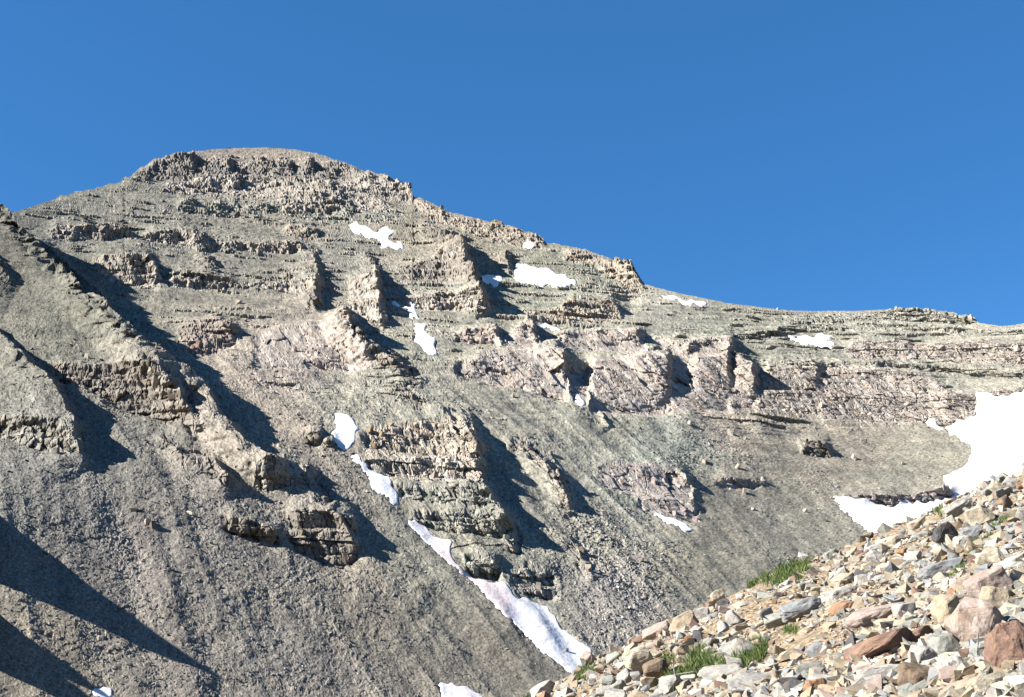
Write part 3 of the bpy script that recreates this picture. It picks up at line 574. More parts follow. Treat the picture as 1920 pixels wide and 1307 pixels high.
# ------------------------------------------------------------------ snow outlines
SNOWS = [
    ('bright white snow strip forked at its end, high below the summit', 0, [(655, 420), (668, 417), (685, 428), (702, 438), (712, 432), (722, 428), (735, 438), (728, 446), (735, 452), (752, 458), (757, 467), (740, 468), (714, 464), (716, 455), (690, 446), (668, 438)]),
    ('large bright snow patch under the skyline ridge', 0, [(968, 496), (1000, 499), (1010, 503), (1030, 507), (1045, 514), (1060, 518), (1075, 525), (1079, 530), (1065, 538), (1045, 541), (1010, 537), (980, 535), (963, 528), (966, 515)]),
    ('small bluish snow patch in the shade left of the large ridge patch', 0, [(900, 520), (925, 516), (947, 524), (930, 536), (908, 532)]),
    ('tiny snow fleck directly under the skyline crags', 0, [(976, 461), (995, 454), (1007, 459), (995, 465)]),
    ('small white snow patch topping the steep gully chain', 0, [(760, 574), (775, 572), (781, 588), (784, 601), (775, 602), (766, 588)]),
    ('ragged white snow patch filling the steep gully', 0, [(780, 609), (802, 607), (795, 622), (800, 630), (815, 640), (813, 655), (822, 670), (805, 673), (795, 660), (778, 645), (780, 632), (775, 620)]),
    ('shaded sliver of snow in the dark cleft', 0, [(734, 566), (742, 562), (750, 574), (742, 578)]),
    ('broad white snow blob in the middle of the slope', 0, [(622, 785), (637, 781), (661, 798), (673, 813), (664, 829), (656, 845), (648, 850), (629, 839), (624, 822), (629, 805)]),
    ('narrow white snow strip running down beside the buttress', 0, [(656, 858), (674, 857), (678, 875), (690, 878), (697, 893), (728, 899), (731, 916), (742, 938), (741, 958), (733, 956), (724, 940), (711, 936), (695, 918), (683, 896), (672, 878), (660, 868)]),
    ('long pinkish snow tongue running down the gully to the foreground rocks', 0.8, [(759, 983), (774, 984), (796, 995), (814, 1013), (843, 1024), (840, 1042), (845, 1060), (860, 1075), (887, 1093), (912, 1104), (942, 1100), (956, 1122), (967, 1133), (980, 1128), (1000, 1137), (1022, 1144), (1036, 1162), (1051, 1184), (1080, 1206), (1108, 1223), (1112, 1250), (1100, 1275), (1075, 1275), (1055, 1258), (1015, 1228), (978, 1195), (942, 1166), (912, 1137), (883, 1104), (840, 1068), (803, 1031), (781, 1009)]),
    ('dirty white snow patch at the bottom edge left of the foreground rocks', 0.3, [(820, 1294), (840, 1290), (869, 1296), (897, 1309), (910, 1325), (830, 1325)]),
    ('scrap of snow at the bottom left of the scree', 0, [(170, 1303), (190, 1297), (206, 1304), (212, 1316), (176, 1316)]),
    ('small wedge of snow below the domed pinkish outcrop', 0, [(1220, 961), (1240, 966), (1284, 983), (1297, 1001), (1284, 1003), (1251, 983)]),
    ('thin snow streak on the grey saddle slope below the ridge tower', 0, [(1232, 551), (1257, 556), (1278, 564), (1303, 566), (1324, 573), (1316, 579), (1287, 574), (1270, 566), (1245, 559)]),
    ('pointed snow patch in the middle of the saddle slope', 0, [(1478, 632), (1503, 631), (1537, 629), (1560, 631), (1550, 638), (1564, 642), (1558, 656), (1537, 653), (1512, 645), (1491, 641)]),
    ('huge white snowfield at the right edge with a low arm above the foreground', 0.5, [(1771, 806), (1788, 818), (1822, 836), (1822, 861), (1800, 878), (1779, 887), (1760, 891), (1783, 912), (1786, 932), (1754, 940), (1728, 938), (1711, 942), (1694, 940), (1672, 953), (1651, 949), (1613, 940), (1578, 932), (1559, 926), (1570, 942), (1591, 968), (1621, 990), (1642, 1008), (1662, 1030), (1740, 1060), (1850, 1020), (2040, 960), (2060, 820), (2000, 740), (1940, 728), (1910, 736), (1890, 746), (1870, 749), (1855, 743), (1828, 745), (1834, 760), (1830, 777), (1807, 790), (1787, 794)]),
    ('bluish snow plug at the foot of the dark main gully', 0, [(1073, 742), (1084, 740), (1097, 761), (1093, 771), (1084, 766)]),
    ('short broken snow line under the tan ledge', 0, [(1004, 608), (1020, 611), (1044, 614), (1050, 619), (1030, 617), (1008, 613)]),
    ('small snow scrap on the rocks at the corner of the large snowfield', 0, [(1743, 784), (1756, 785), (1754, 797), (1767, 807), (1754, 805), (1741, 800)]),
]


def in_poly(x, y, poly):
    r = np.zeros(x.shape, bool)
    n = len(poly)
    for i in range(n):
        x0, y0 = poly[i]; x1, y1 = poly[(i + 1) % n]
        if y0 == y1: continue
        c = ((y0 > y) != (y1 > y)) & (x < (x1 - x0) * (y - y0) / (y1 - y0) + x0)
        r ^= c
    return r


sx = PX + 5.5 * noise(PX / 17, PY / 17, 401) + 3.0 * noise(PX / 7.5, PY / 7.5, 402) + 1.3 * noise(PX / 3.3, PY / 3.3, 405)
sy = PY + 4.5 * noise(PX / 17, PY / 17, 403) + 2.6 * noise(PX / 7.5, PY / 7.5, 404) + 1.3 * noise(PX / 3.3, PY / 3.3, 406)
snow_masks = []
SNOW_ANY = np.zeros((NJ, NI), F32)
for lb, pinkness, poly in SNOWS:
    pa = np.array(poly, F32)
    j = np.where(((PX > pa[:, 0].min() - 30) & (PX < pa[:, 0].max() + 30) & (PY > pa[:, 1].min() - 30) & (PY < pa[:, 1].max() + 30)))
    j0, j1, i0, i1 = max(j[0].min() - 6, 0), min(j[0].max() + 7, NJ), max(j[1].min() - 6, 0), min(j[1].max() + 7, NI)
    sl = (slice(j0, j1), slice(i0, i1))
    pw = 0.8 if (pa[:, 0].ptp() < 60 if hasattr(pa, 'ptp') else np.ptp(pa[:, 0]) < 60) else (0.6 if pinkness > 0.7 else 1.15)
    mk = in_poly(PX[sl] + (sx[sl] - PX[sl]) * pw, PY[sl] + (sy[sl] - PY[sl]) * pw, poly).astype(F32)
    sm = blur(mk, 1, 1)
    snow_masks.append((sl, sm, lb, pinkness))
    SNOW_ANY[sl] = np.maximum(SNOW_ANY[sl], blur(mk, 2, 1))

P = BASE + NRM * D[..., None] + HDIR * (1.5 * DB + DC * (0.3 + 0.7 * fade))[..., None]
PS = np.stack([blur(P[..., k], 5, 2) for k in range(3)], -1)
sk = sstep(0.1, 0.7, SNOW_ANY)[..., None]
P = P * (1 - sk) + (PS - NRM * 0.25) * sk

# the far side, so the mountain is a solid
back = []
crest = P[0]
for dy, dz in ((2, 0.2), (8, -3), (25, -16), (60, -48), (150, -130), (320, -300), (520, -520)):
    v = crest.copy(); v[:, 1] += dy; v[:, 0] += v[:, 0] / 900 * dy; v[:, 2] += dz
    v[:, 2] = np.maximum(v[:, 2], -110)
    back.append(v)
NB = len(back)
low = P[-1].copy(); low[:, 2] = -110
ALLV = np.concatenate([np.stack(back[::-1]), P, low[None]], 0)
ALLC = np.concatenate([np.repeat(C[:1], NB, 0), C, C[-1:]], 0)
REGA = np.concatenate([np.full((NB, NI), -1), np.where(CLIFF > 0.45, REG, -1), np.full((1, NI), -1)], 0)
RJN = ALLV.shape[0]
idx = np.arange(RJN * NI).reshape(RJN, NI)
quads = np.stack([idx[:-1, :-1], idx[1:, :-1], idx[1:, 1:], idx[:-1, 1:]], -1).reshape(-1, 4)
freg = REGA[:-1, :-1].reshape(-1)
VV = ALLV.reshape(-1, 3); CC = ALLC.reshape(-1, 3)

mountain = sub_mesh('mountain', VV, CC, quads[freg < 0], M_MTN)
tag(mountain, 'broad grey stony mountain with a rounded summit and scree slopes', kind='structure')
parts = {}
for bi, (nm, lb, colr, pts) in enumerate(BANDS):
    f = quads[freg == bi]
    if len(f) < 20: continue
    parts[bi] = tag(sub_mesh(nm, VV, CC, f, M_MTN, mountain), lb)

# ------------------------------------------------------------------ snow patches
WHITE = np.array([0.56, 0.555, 0.56], F32); ROSE = np.array([0.50, 0.40, 0.38], F32)
for sl, sm, lb, pinkness in snow_masks:
    h, wd = sm.shape
    pos = PS[sl] + NRM[sl] * ((sstep(0.12, 0.75, blur(sm, 2, 1)) * 1.0 - 0.5) * np.clip(MPP[sl] * 2.6, 0.35, 0.9) + 0.16 * noise(A[sl] / 5, B[sl] / 8, 450))[..., None]
    pk = np.clip(sstep(-0.1, 0.5, noise(A[sl] / 14, B[sl] / 30, 460) + 0.2) * pinkness, 0, 1)[..., None]
    cc = WHITE * (1 - pk) + ROSE * pk
    cc = cc * (1 - 0.22 * sstep(0.1, 0.7, fbm(A[sl] / 6, B[sl] / 10, 462, 4)) * (0.4 + pinkness))[..., None]
    cc = cc * (1 + 0.06 * noise(A[sl] / 3, B[sl] / 9, 461))[..., None]
    ii = np.arange(h * wd).reshape(h, wd)
    q = np.stack([ii[:-1, :-1], ii[1:, :-1], ii[1:, 1:], ii[:-1, 1:]], -1).reshape(-1, 4)
    keep = (sm > 0.16).reshape(-1)[q].all(1)
    if keep.sum() < 4: continue
    o = sub_mesh('snow_patch', pos.reshape(-1, 3), cc.reshape(-1, 3), q[keep], M_SNOW, None, True)
    tag(o, lb, 'snow patch', 'old snow patches on the mountain')


# ------------------------------------------------------------------ rock shapes
def hull_mesh(name, seed, dims=(1, 1, 1), n=14, bev=0.04, sub=0, rough=0.0, box=0.5, mat=None):
    """an angular broken stone about 1 unit across each of dims"""
    r = random.Random(seed)
    bm = bmesh.new()
    pts = []
    for i in range(n):
        v = Vector((r.uniform(-1, 1), r.uniform(-1, 1), r.uniform(-1, 1)))
        m = max(abs(v.x), abs(v.y), abs(v.z)); l = v.length
        v = v * (box / m + (1 - box) / l)
        pts.append(v)
    for v in pts: bm.verts.new(v)
    res = bmesh.ops.convex_hull(bm, input=bm.verts)
    bmesh.ops.delete(bm, geom=[g for g in res['geom_interior'] if isinstance(g, bmesh.types.BMVert)], context='VERTS')
    bmesh.ops.dissolve_limit(bm, angle_limit=math.radians(16), verts=bm.verts, edges=bm.edges)
    xs = [[v.co[k] for v in bm.verts] for k in range(3)]
    for v in bm.verts:
        v.co = Vector([(v.co[k] - (max(xs[k]) + min(xs[k])) / 2) / (max(xs[k]) - min(xs[k])) * dims[k] for k in range(3)])
    if bev > 0:
        bmesh.ops.bevel(bm, geom=list(bm.edges), offset=bev * min(dims), segments=1, profile=0.5, affect='EDGES')
    bmesh.ops.triangulate(bm, faces=bm.faces)
    if sub:
        for _ in range(sub):
            bmesh.ops.subdivide_edges(bm, edges=bm.edges, cuts=1, use_grid_fill=True)
        bm.normal_update()
        co = np.array([v.co for v in bm.verts], F32); no = np.array([v.normal for v in bm.verts], F32)
        sc = min(dims)
        d = np.zeros(len(co), F32)
        for ax in range(3):
            a, b = (ax + 1) % 3, (ax + 2) % 3
            wgt = np.abs(no[:, ax])
            d += wgt * (fbm(co[:, a] / sc * 2.5 + seed, co[:, b] / sc * 2.5, seed + ax, 4) + 0.6 * (worley(co[:, a] / sc * 3 + seed, co[:, b] / sc * 3, seed + 9 + ax)[0] - 0.5))
        for v, k, nn in zip(bm.verts, d, no):
            v.co += Vector(nn) * float(k) * rough * sc
    bm.normal_update()
    me = bpy.data.meshes.new(name); bm.to_mesh(me); bm.free()
    me.polygons.foreach_set('use_smooth', np.zeros(len(me.polygons), bool))
    me.materials.append(mat or M_STONE)
    return me


def templ_arrays(me):
    v = np.zeros(len(me.vertices) * 3, F32); me.vertices.foreach_get('co', v)
    f = np.zeros(len(me.loops), np.int32); me.loops.foreach_get('vertex_index', f)
    return v.reshape(-1, 3), f.reshape(-1, 3)


def rand_rots(rng, n, tilt):
    """n rotation matrices: any heading, leaning up to tilt"""
    a = rng.uniform(0, 2 * np.pi, n); b = rng.uniform(-tilt, tilt, n); c = rng.uniform(-tilt, tilt, n)
    z = np.zeros(n); o = np.ones(n)
    Rz = np.stack([np.cos(a), -np.sin(a), z, np.sin(a), np.cos(a), z, z, z, o], -1).reshape(n, 3, 3)
    Rx = np.stack([o, z, z, z, np.cos(b), -np.sin(b), z, np.sin(b), np.cos(b)], -1).reshape(n, 3, 3)
    Ry = np.stack([np.cos(c), z, np.sin(c), z, o, z, -np.sin(c), z, np.cos(c)], -1).reshape(n, 3, 3)
    return (Rx @ Ry @ Rz).astype(F32)


def scatter_mesh(name, templates, pos, scale, rots, cols, mat, parent=None):
    """many small stones joined in one mesh"""
    rng = np.random.default_rng(len(pos))
    which = rng.integers(0, len(templates), len(pos))
    Vs, Fs, Cs, off = [], [], [], 0
    for ti, (tv, tf) in enumerate(templates):
        k = np.where(which == ti)[0]
        if not len(k): continue
        v = np.einsum('nij,nvj->nvi', rots[k], tv[None] * scale[k][:, None, :]) + pos[k][:, None]
        f = tf[None] + (np.arange(len(k)) * len(tv))[:, None, None] + off
        Vs.append(v.reshape(-1, 3)); Fs.append(f.reshape(-1, 3)); Cs.append(np.repeat(cols[k], len(tv), 0))
        off += len(k) * len(tv)
    return mesh_np(name, np.concatenate(Vs), np.concatenate(Fs), mat, np.concatenate(Cs), parent)


tiny = [templ_arrays(hull_mesh('stone', 900 + i, (1, 0.8, 0.6), 8, 0, mat=M_GRAVEL)) for i in range(8)]
chip = [templ_arrays(hull_mesh('stone', 950 + i, (1, 0.75, 0.4 + 0.3 * (i % 3)), 9, 0.0, mat=M_GRAVEL)) for i in range(12)]

# ------------------------------------------------------------------ blocks in the cliffs, boulders and stones on the scree
far_meshes = [hull_mesh('rock_block', 700 + i, (1, 0.9, 0.9 + 0.5 * (i % 3)), 16, 0.0, box=0.8, mat=M_MTN) for i in range(14)]
for me in far_meshes:
    pass


def far_copy(me, colr):
    """the same shape carrying the colour of the rock it stands in"""
    m2 = me.copy()
    ca = m2.attributes.new('Col', 'FLOAT_COLOR', 'POINT')
    c4 = np.ones((len(m2.vertices), 4), F32); c4[:, :3] = colr
    ca.data.foreach_set('color', c4.ravel())
    return m2


rb = random.Random(5)
visible = (PX > 0) & (PX < 1920) & (PY < 1300) & (SNOW_ANY < 0.05)
cache = {}
n_blocks = 0
for bi, part in parts.items():
    cand = np.argwhere((REG == bi) & (CLIFF > 0.5) & visible)
    if len(cand) < 40: continue
    width = BANDS[bi][3][-1][0] - BANDS[bi][3][0][0]
    bh_ = np.mean([p[2] - p[1] for p in BANDS[bi][3]])
    if bh_ < 13: continue
    for k in range(int(min(16, max(4, width / 26))) if BANDS[bi][2] is not PINK else 5):
        j, i = cand[rb.randrange(len(cand))]
        colr = BANDS[bi][2] * ALB
        key = (rb.randrange(14), bi)
        if key not in cache: cache[key] = far_copy(far_meshes[key[0]], colr * rb.uniform(0.75, 1.15))
        o = bpy.data.objects.new('rock_block', cache[key]); COL.objects.link(o)
        o.parent = part
        sz = min(rb.uniform(6, 13), 0.45 * bh_) * float(MPP[j, i])
        o.scale = (sz, sz, sz * rb.uniform(0.8, 1.4))
        o.location = Vector(P[j, i]) - Vector(NRM[j, i]) * sz * 0.12
        o.rotation_euler = (rb.uniform(-0.15, 0.15), rb.uniform(-0.15, 0.15), rb.uniform(-0.6, 0.6))
        n_blocks += 1


def where(dx, dy, close):
    h, v = ('right of' if dx > 0 else 'left of'), ('below' if dy > 0 else 'above')
    w_ = h if abs(dx) > 1.6 * abs(dy) else v if abs(dy) > 1.6 * abs(dx) else v + ' and ' + h
    return ('just ' if math.hypot(dx, dy) < close else '') + w_


# loose stones of the scree, too many to count
cand = np.argwhere((CLIFF < 0.3) & visible & (np.arange(NJ) < NR)[:, None])
pr = (0.10 + 0.9 * coarse + 0.35 * patch + 0.25 * lowleft)[cand[:, 0], cand[:, 1]]
rg = np.random.default_rng(11)
pick = cand[rg.choice(len(cand), 9000, replace=False, p=pr / pr.sum())]
pj, pi_ = pick[:, 0], pick[:, 1]
szp = np.clip(2.2 * rg.pareto(2.6, len(pick)) + 2.6, 2.6, 9) * (0.8 + 0.4 * coarse[pj, pi_])
sz = (szp * MPP[pj, pi_]).astype(F32)
scl = np.stack([sz, sz * rg.uniform(0.6, 1.0, len(sz)), sz * rg.uniform(0.5, 1.0, len(sz))], -1).astype(F32)
cst = blur(C[..., 0], 4, 1)[pj, pi_][:, None] * np.array([1.0, 0.96, 0.88], F32) * rg.uniform(0.55, 1.55, (len(sz), 1)).astype(F32)
st = scatter_mesh('scree_stones', tiny, P[pj, pi_] + NRM[pj, pi_] * (sz * 0.15)[:, None], scl, rand_rots(rg, len(sz), 0.7), np.clip(cst, 0.02, 0.6), M_MTN, mountain)
tag(st, 'loose grey stones strewn over the scree', kind='stuff')

# single boulders one can pick out on the slopes
BOULD = [(575, 832, 18, 'dark'), (1540, 762, 12, ''), (1178, 1062, 11, ''), (1198, 1060, 12, 'dark'), (1205, 1088, 9, ''), (1165, 905, 9, ''), (1240, 1045, 8, ''), (1348, 905, 12, ''), (1395, 925, 11, ''), (1430, 905, 12, ''), (1320, 870, 12, ''), (1380, 880, 10, ''), (1545, 975, 10, 'dark'), (1510, 958, 9, ''), (1413, 953, 9, ''), (880, 645, 10, ''), (420, 545, 9, ''), (250, 968, 15, 'dark'), (275, 990, 12, ''), (285, 997, 13, 'dark'), (355, 975, 12, 'pale'), (520, 845, 9, ''), (160, 700, 11, ''), (200, 735, 11, ''), (445, 405, 12, 'dark'), (310, 400, 10, ''), (158, 415, 12, 'dark'), (685, 730, 8, ''), (1255, 770, 10, ''), (1290, 800, 10, ''), (960, 748, 9, ''), (905, 722, 10, 'dark'), (1100, 1075, 12, ''), (1090, 1040, 14, 'dark'), (1120, 1020, 11, ''), (1195, 1240, 9, ''), (1060, 1225, 9, ''), (690, 1010, 9, ''), (760, 1075, 8, ''), (840, 880, 10, ''), (1030, 860, 13, ''), (1045, 895, 12, ''), (1470, 770, 9, ''), (1700, 760, 9, ''), (1600, 860, 9, 'pale'), (1690, 868, 8, 'pale'), (445, 575, 12, ''), (1820, 600, 10, '')]
FARLAND = [(450, 320, 'summit cliff'), (640, 640, 'pink prow'), (850, 840, 'great buttress'), (1210, 905, 'domed pinkish outcrop'), (1160, 725, 'long pink main cliff'), (620, 1010, 'large overhanging outcrop'), (230, 740, 'jagged brown crags'), (700, 440, 'forked snow strip'), (1020, 520, 'large ridge snow patch'), (1520, 640, 'pointed snow patch'), (640, 810, 'broad snow blob'), (1000, 1170, 'long snow tongue'), (1700, 900, 'huge snowfield'), (1260, 985, 'small snow wedge'), (240, 510, 'layered tan outcrop'), (1380, 910, 'low purple rocks'), (1530, 845, 'small dark outcrop')]
used_far = set()
for k, (bx, by, sp, tone) in enumerate(BOULD):
    i = int(np.argmin(np.abs(pxs - bx))); j = int(np.argmin(np.abs(PY[:NR, i] - by)))
    colr = {'dark': srgb(100, 92, 84), 'pale': srgb(185, 175, 160), '': srgb(150, 138, 124)}[tone] * 0.9
    o = bpy.data.objects.new('boulder', far_copy(far_meshes[k % 14], colr)); COL.objects.link(o)
    szm = sp * float(MPP[j, i])
    o.scale = (szm, szm * 0.8, szm * 0.75); o.location = Vector(P[j, i]) + Vector(NRM[j, i]) * szm * 0.15
    o.rotation_euler = (rb.uniform(-.4, .4), rb.uniform(-.4, .4), rb.uniform(0, 6))
    word = {'dark': 'dark boulder', 'pale': 'whitish boulder', '': 'grey brown boulder'}[tone]
    for lx, ly, ln in sorted(FARLAND, key=lambda q: (q[0] - bx) ** 2 + (q[1] - by) ** 2)[:5]:
        lb = f'{word} on the far slope {where(bx - lx, by - ly, 60)} the {ln}'
        if lb not in used_far: break
    used_far.add(lb)
    tag(o, lb, 'boulder', 'loose boulders on the far scree')

# ------------------------------------------------------------------ valley floor far below
g = 7000.0
vf = mesh_np('valley_ground', np.array([(-g, -g, -105), (g, -g, -105), (g, g, -105), (-g, g, -105)], F32), np.array([[0, 1, 2, 3]]), M_SOIL)
tag(vf, kind='structure')

# ------------------------------------------------------------------ the near hillside
sp_ = np.array([p for p in FGSIL if 900 < p[0] < 1930], F32)
tS, eS = ray_te(sp_[:, 0], sp_[:, 1] + 9)
HA, HB0 = np.polyfit(tS, eS, 1)
HC = 1.6; YC = 26.0; HK = HC / YC ** 2
HB = HB0 + 2 * HC / YC
res_t, res_e = tS, eS - (HA * tS + HB0)


def hill_z(x, y):
    yy = np.maximum(y, 0)
    t = x / np.maximum(y, 2.0)
    z = HA * x + HB * y - HC - HK * yy * yy
    z = z + np.interp(t, res_t, res_e, left=0, right=0) * yy * sstep(6, 20, yy)
    return z + 0.10 * fbm(x / 1.7, y / 1.7, 500, 3) + 0.16 * noise(x / 5, y / 5, 501)


def hill_hit(px, py):
    t, e = ray_te(px, py)
    ee = e - np.interp(t, res_t, res_e, left=0, right=0)
    q = ee - HA * t - HB
    disc = np.maximum(q * q - 4 * HK * HC, 0)
    y = (-q - np.sqrt(disc)) / (2 * HK)
    return t, np.clip(y, 2.2, YC * 1.02)


th = np.radians(np.concatenate([np.arange(-180, -30, 8.0), np.arange(-30, -1, 2.0), np.arange(-1, 29, 0.09), np.arange(29, 45, 1.0), np.arange(45, 181, 8.0)]))
rr = np.concatenate([[0.02], np.geomspace(0.8, 34, 230), np.geomspace(36, 170, 18)])
TH, RR = np.meshgrid(th, rr)
hx = np.sin(TH) * RR; hy = np.cos(TH) * RR
hz = hill_z(hx, hy)
hz -= np.maximum(RR - 60, 0) * 0.35
far_r = RR > 165
hz = np.where(far_r, -108, hz)
hv = np.stack([hx, hy, hz], -1).reshape(-1, 3)
ii = np.arange(TH.size).reshape(TH.shape)
hq = np.stack([ii[:-1, :-1], ii[:-1, 1:], ii[1:, 1:], ii[1:, :-1]], -1).reshape(-1, 4)
hill = mesh_np('hillside', hv, hq, M_SOIL, None, None, True)
tag(hill, 'near hillside of ochre soil strewn with broken stones', kind='structure')

PAL = {
    'white': srgb(226, 222, 212), 'pale grey': srgb(202, 200, 192), 'greenish grey': srgb(186, 190, 178), 'blue grey': srgb(170, 177, 182), 'cream': srgb(220, 206, 176),
    'tan': srgb(206, 184, 150), 'pinkish': srgb(208, 182, 168), 'reddish brown': srgb(172, 130, 110), 'orange': srgb(204, 148, 100), 'dark grey': srgb(112, 110, 114), 'brown': srgb(164, 138, 110),
}
for k_ in PAL: PAL[k_] = (0.72 * PAL[k_] + 0.28 * PAL[k_].mean() * np.array([1.1, 1.0, 0.85], F32)) * 0.375
# px, py, width, height, tilt (degrees, rising to the right), colour, block, category, label
HEROES = [
    (1897, 1228, 74, 108, 4, 'reddish brown', .85, 'boulder', 'big square reddish brown boulder cut off by the right edge'),
    (1831, 1172, 84, 92, 38, 'pinkish', .55, 'boulder', 'large smooth pinkish boulder leaning left of the square brown one'),
    (1858, 1104, 76, 62, 30, 'pinkish', .45, 'boulder', 'pointed salmon pink boulder above the large leaning one'),
    (1868, 1128, 60, 46, -20, 'tan', .4, 'boulder', 'rough tan boulder wedged under the salmon pink pointed one'),
    (1645, 1160, 116, 44, 18, 'pinkish', .5, 'rock', 'long pinkish grey slab with a deep shadow under it'),
    (1500, 1145, 78, 32, 14, 'blue grey', .6, 'rock', 'pale blue grey slab lying on the bare ochre soil'),
    (1578, 1122, 62, 36, 14, 'white', .7, 'rock', 'white block with a flat top above the orange stone'),
    (1584, 1148, 48, 36, 28, 'orange', .5, 'rock', 'bright orange stone beside the long pinkish slab'),
    (1655, 1218, 130, 50, 20, 'reddish brown', .5, 'rock', 'broad flat rusty slab in the lower right rocks'),
    (1722, 1196, 62, 28, 26, 'reddish brown', .4, 'rock', 'rusty wedge stone at the right tip of the broad rusty slab'),
    (1648, 1274, 82, 44, 12, 'white', .75, 'rock', 'bright white slab near the bottom edge'),
    (1722, 1276, 72, 56, -12, 'brown', .7, 'rock', 'brown block with a golden face near the bottom edge'),
    (1625, 1296, 76, 40, 18, 'pale grey', .55, 'rock', 'pale stone with a shaded right face at the bottom edge below the white slab'),
    (1352, 1264, 76, 30, 6, 'pale grey', .8, 'rock', 'flat pale grey slab below the green clump'),
    (1416, 1282, 100, 42, 4, 'pale grey', .5, 'rock', 'wide pale grey stone low in the foreground'),
    (1497, 1298, 44, 40, -10, 'dark grey', .6, 'rock', 'dark purplish block at the bottom edge'),
    (1532, 1298, 42, 48, 10, 'orange', .6, 'rock', 'orange veined block at the bottom edge beside the dark purplish one'),
    (1512, 1262, 62, 32, 14, 'greenish grey', .6, 'rock', 'greenish white slab at the edge of the bare soil'),
    (1534, 1226, 34, 34, 40, 'blue grey', .6, 'rock', 'small upright slate blue stone at the edge of the bare soil'),
    (1772, 1003, 46, 40, 30, 'dark grey', .35, 'rock', 'rounded dark grey boulder high on the hillside'),
    (1836, 969, 48, 36, 24, 'cream', .55, 'rock', 'pale cream block with a dark right face near the hill crest'),
    (1795, 955, 60, 28, 26, 'pale grey', .55, 'rock', 'long greyish slab along the hill crest'),
    (1894, 908, 30, 26, 30, 'pale grey', .6, 'rock', 'grey capped block on the crest beside the snowfield'),
    (1872, 920, 26, 34, 60, 'cream', .6, 'rock', 'cream upright slab on the crest'),
    (1820, 1000, 40, 26, 20, 'blue grey', .6, 'rock', 'bluish flat stone below the cream block'),
    (1806, 1018, 34, 24, 4, 'white', .6, 'rock', 'small white stone right of the rounded dark boulder'),
    (1762, 1072, 84, 30, 18, 'blue grey', .55, 'rock', 'long blue grey slab above the reddish rocks'),
    (1862, 1056, 46, 52, 40, 'cream', .45, 'rock', 'tan pointed slab leaning above the salmon pink boulder'),
    (1896, 1066, 70, 30, 10, 'white', .6, 'rock', 'white slab with an orange top at the right edge'),
    (1640, 1046, 28, 30, 40, 'white', .5, 'rock', 'white pointed stone on the upper hillside'),
    (1616, 1092, 26, 26, 0, 'white', .7, 'rock', 'small square white stone above the blue grey slabs'),
    (1702, 1116, 36, 26, 10, 'white', .5, 'rock', 'white stone with a pink shaded side above the long slab'),
    (1560, 1008 + 36, 30, 22, 20, 'greenish grey', .5, 'rock', 'greenish stone standing on the hill crest'),
    (1705, 1065, 44, 26, 18, 'greenish grey', .6, 'rock', 'grey green wedge with a red brown underside'),
    (1812, 1098, 46, 30, 12, 'pinkish', .5, 'rock', 'pink white stone left of the salmon boulder'),
    (1780, 1150, 52, 66, 20, 'tan', .4, 'rock', 'mottled tan rock left of the large leaning boulder'),
    (1728, 1238, 44, 50, -20, 'pale grey', .5, 'rock', 'rounded pale rock right of the broad rusty slab'),
    (1772, 1218, 52, 52, 10, 'greenish grey', .5, 'rock', 'pale rock with a dark upper face under the large leaning boulder'),
    (1790, 1262, 44, 56, 20, 'white', .5, 'rock', 'whitish block between the brown block and the right edge boulder'),
    (1850, 1228, 40, 46, 10, 'greenish grey', .6, 'rock', 'grey green block left of the square brown boulder'),
    (1862, 1290, 90, 44, 6, 'cream', .45, 'rock', 'cream mottled rock at the bottom right'),
    (1282, 1160 + 12, 52, 36, 30, 'tan', .45, 'rock', 'tan wedge stone on the left hill crest'),
    (1230, 1185, 54, 24, 24, 'pinkish', .5, 'rock', 'pinkish slab on the left hill crest'),
    (1196, 1238, 52, 42, 20, 'cream', .4, 'rock', 'cream pyramid stone above the left green clumps'),
    (1104, 1236, 22, 28, 50, 'pinkish', .5, 'rock', 'small brown edged stone beside the end of the snow tongue'),
    (1310, 1156, 44, 26, 20, 'pale grey', .6, 'rock', 'pale slab with a dark underside on the crest'),
    (1345, 1118, 26, 22, 10, 'cream', .4, 'rock', 'pointed pale stone on the crest left of the crest grass'),
    (1355, 1135, 24, 20, 20, 'dark grey', .4, 'rock', 'dark stone below the pointed pale crest stone'),
    (1292, 1198, 17, 15, 0, 'orange', .5, 'rock', 'small bright orange stone on the left hillside'),
    (1020, 1296, 46, 26, 24, 'white', .5, 'rock', 'white slab at the far left end of the foreground rocks'),
    (1385, 1218, 60, 38, 16, 'pale grey', .45, 'rock', 'pale grey rock just above the big green clump'),
    (1420, 1210, 22, 20, 10, 'tan', .5, 'rock', 'small tan block at the right end of the big green clump'),
    (1460, 1120 - 2, 18, 14, 0, 'dark grey', .5, 'rock', 'small dark stone alone on the bare soil slope'),
]
rng = np.random.default_rng(21)
taken = []                                        # px, py, radius


def place_stone(name, me, px, py, w, h, tilt, colour, dims_scale, yaw):
    t, y = hill_hit(px, py + 0.38 * h)
    y = float(y); _, e = ray_te(px, py)
    tc_, _ = ray_te(px, py)
    k = y / FPX / (CP ** 0)
    o = bpy.data.objects.new(name, me); COL.objects.link(o)
    o.scale = (w * k * dims_scale[0], 0.5 * (w + h) * k * dims_scale[1], h * k * dims_scale[2])
    yc = y + 0.18 * (w + h) * k
    o.location = (float(tc_) * yc, yc, float(e) * yc)
    o.rotation_euler = Euler((rb.uniform(-0.25, 0.1), -math.radians(tilt), yaw), 'ZYX')
    c = PAL[colour] * rb.uniform(0.88, 1.08)
    o.color = (float(c[0]), float(c[1]), float(c[2]), 1)
    return o


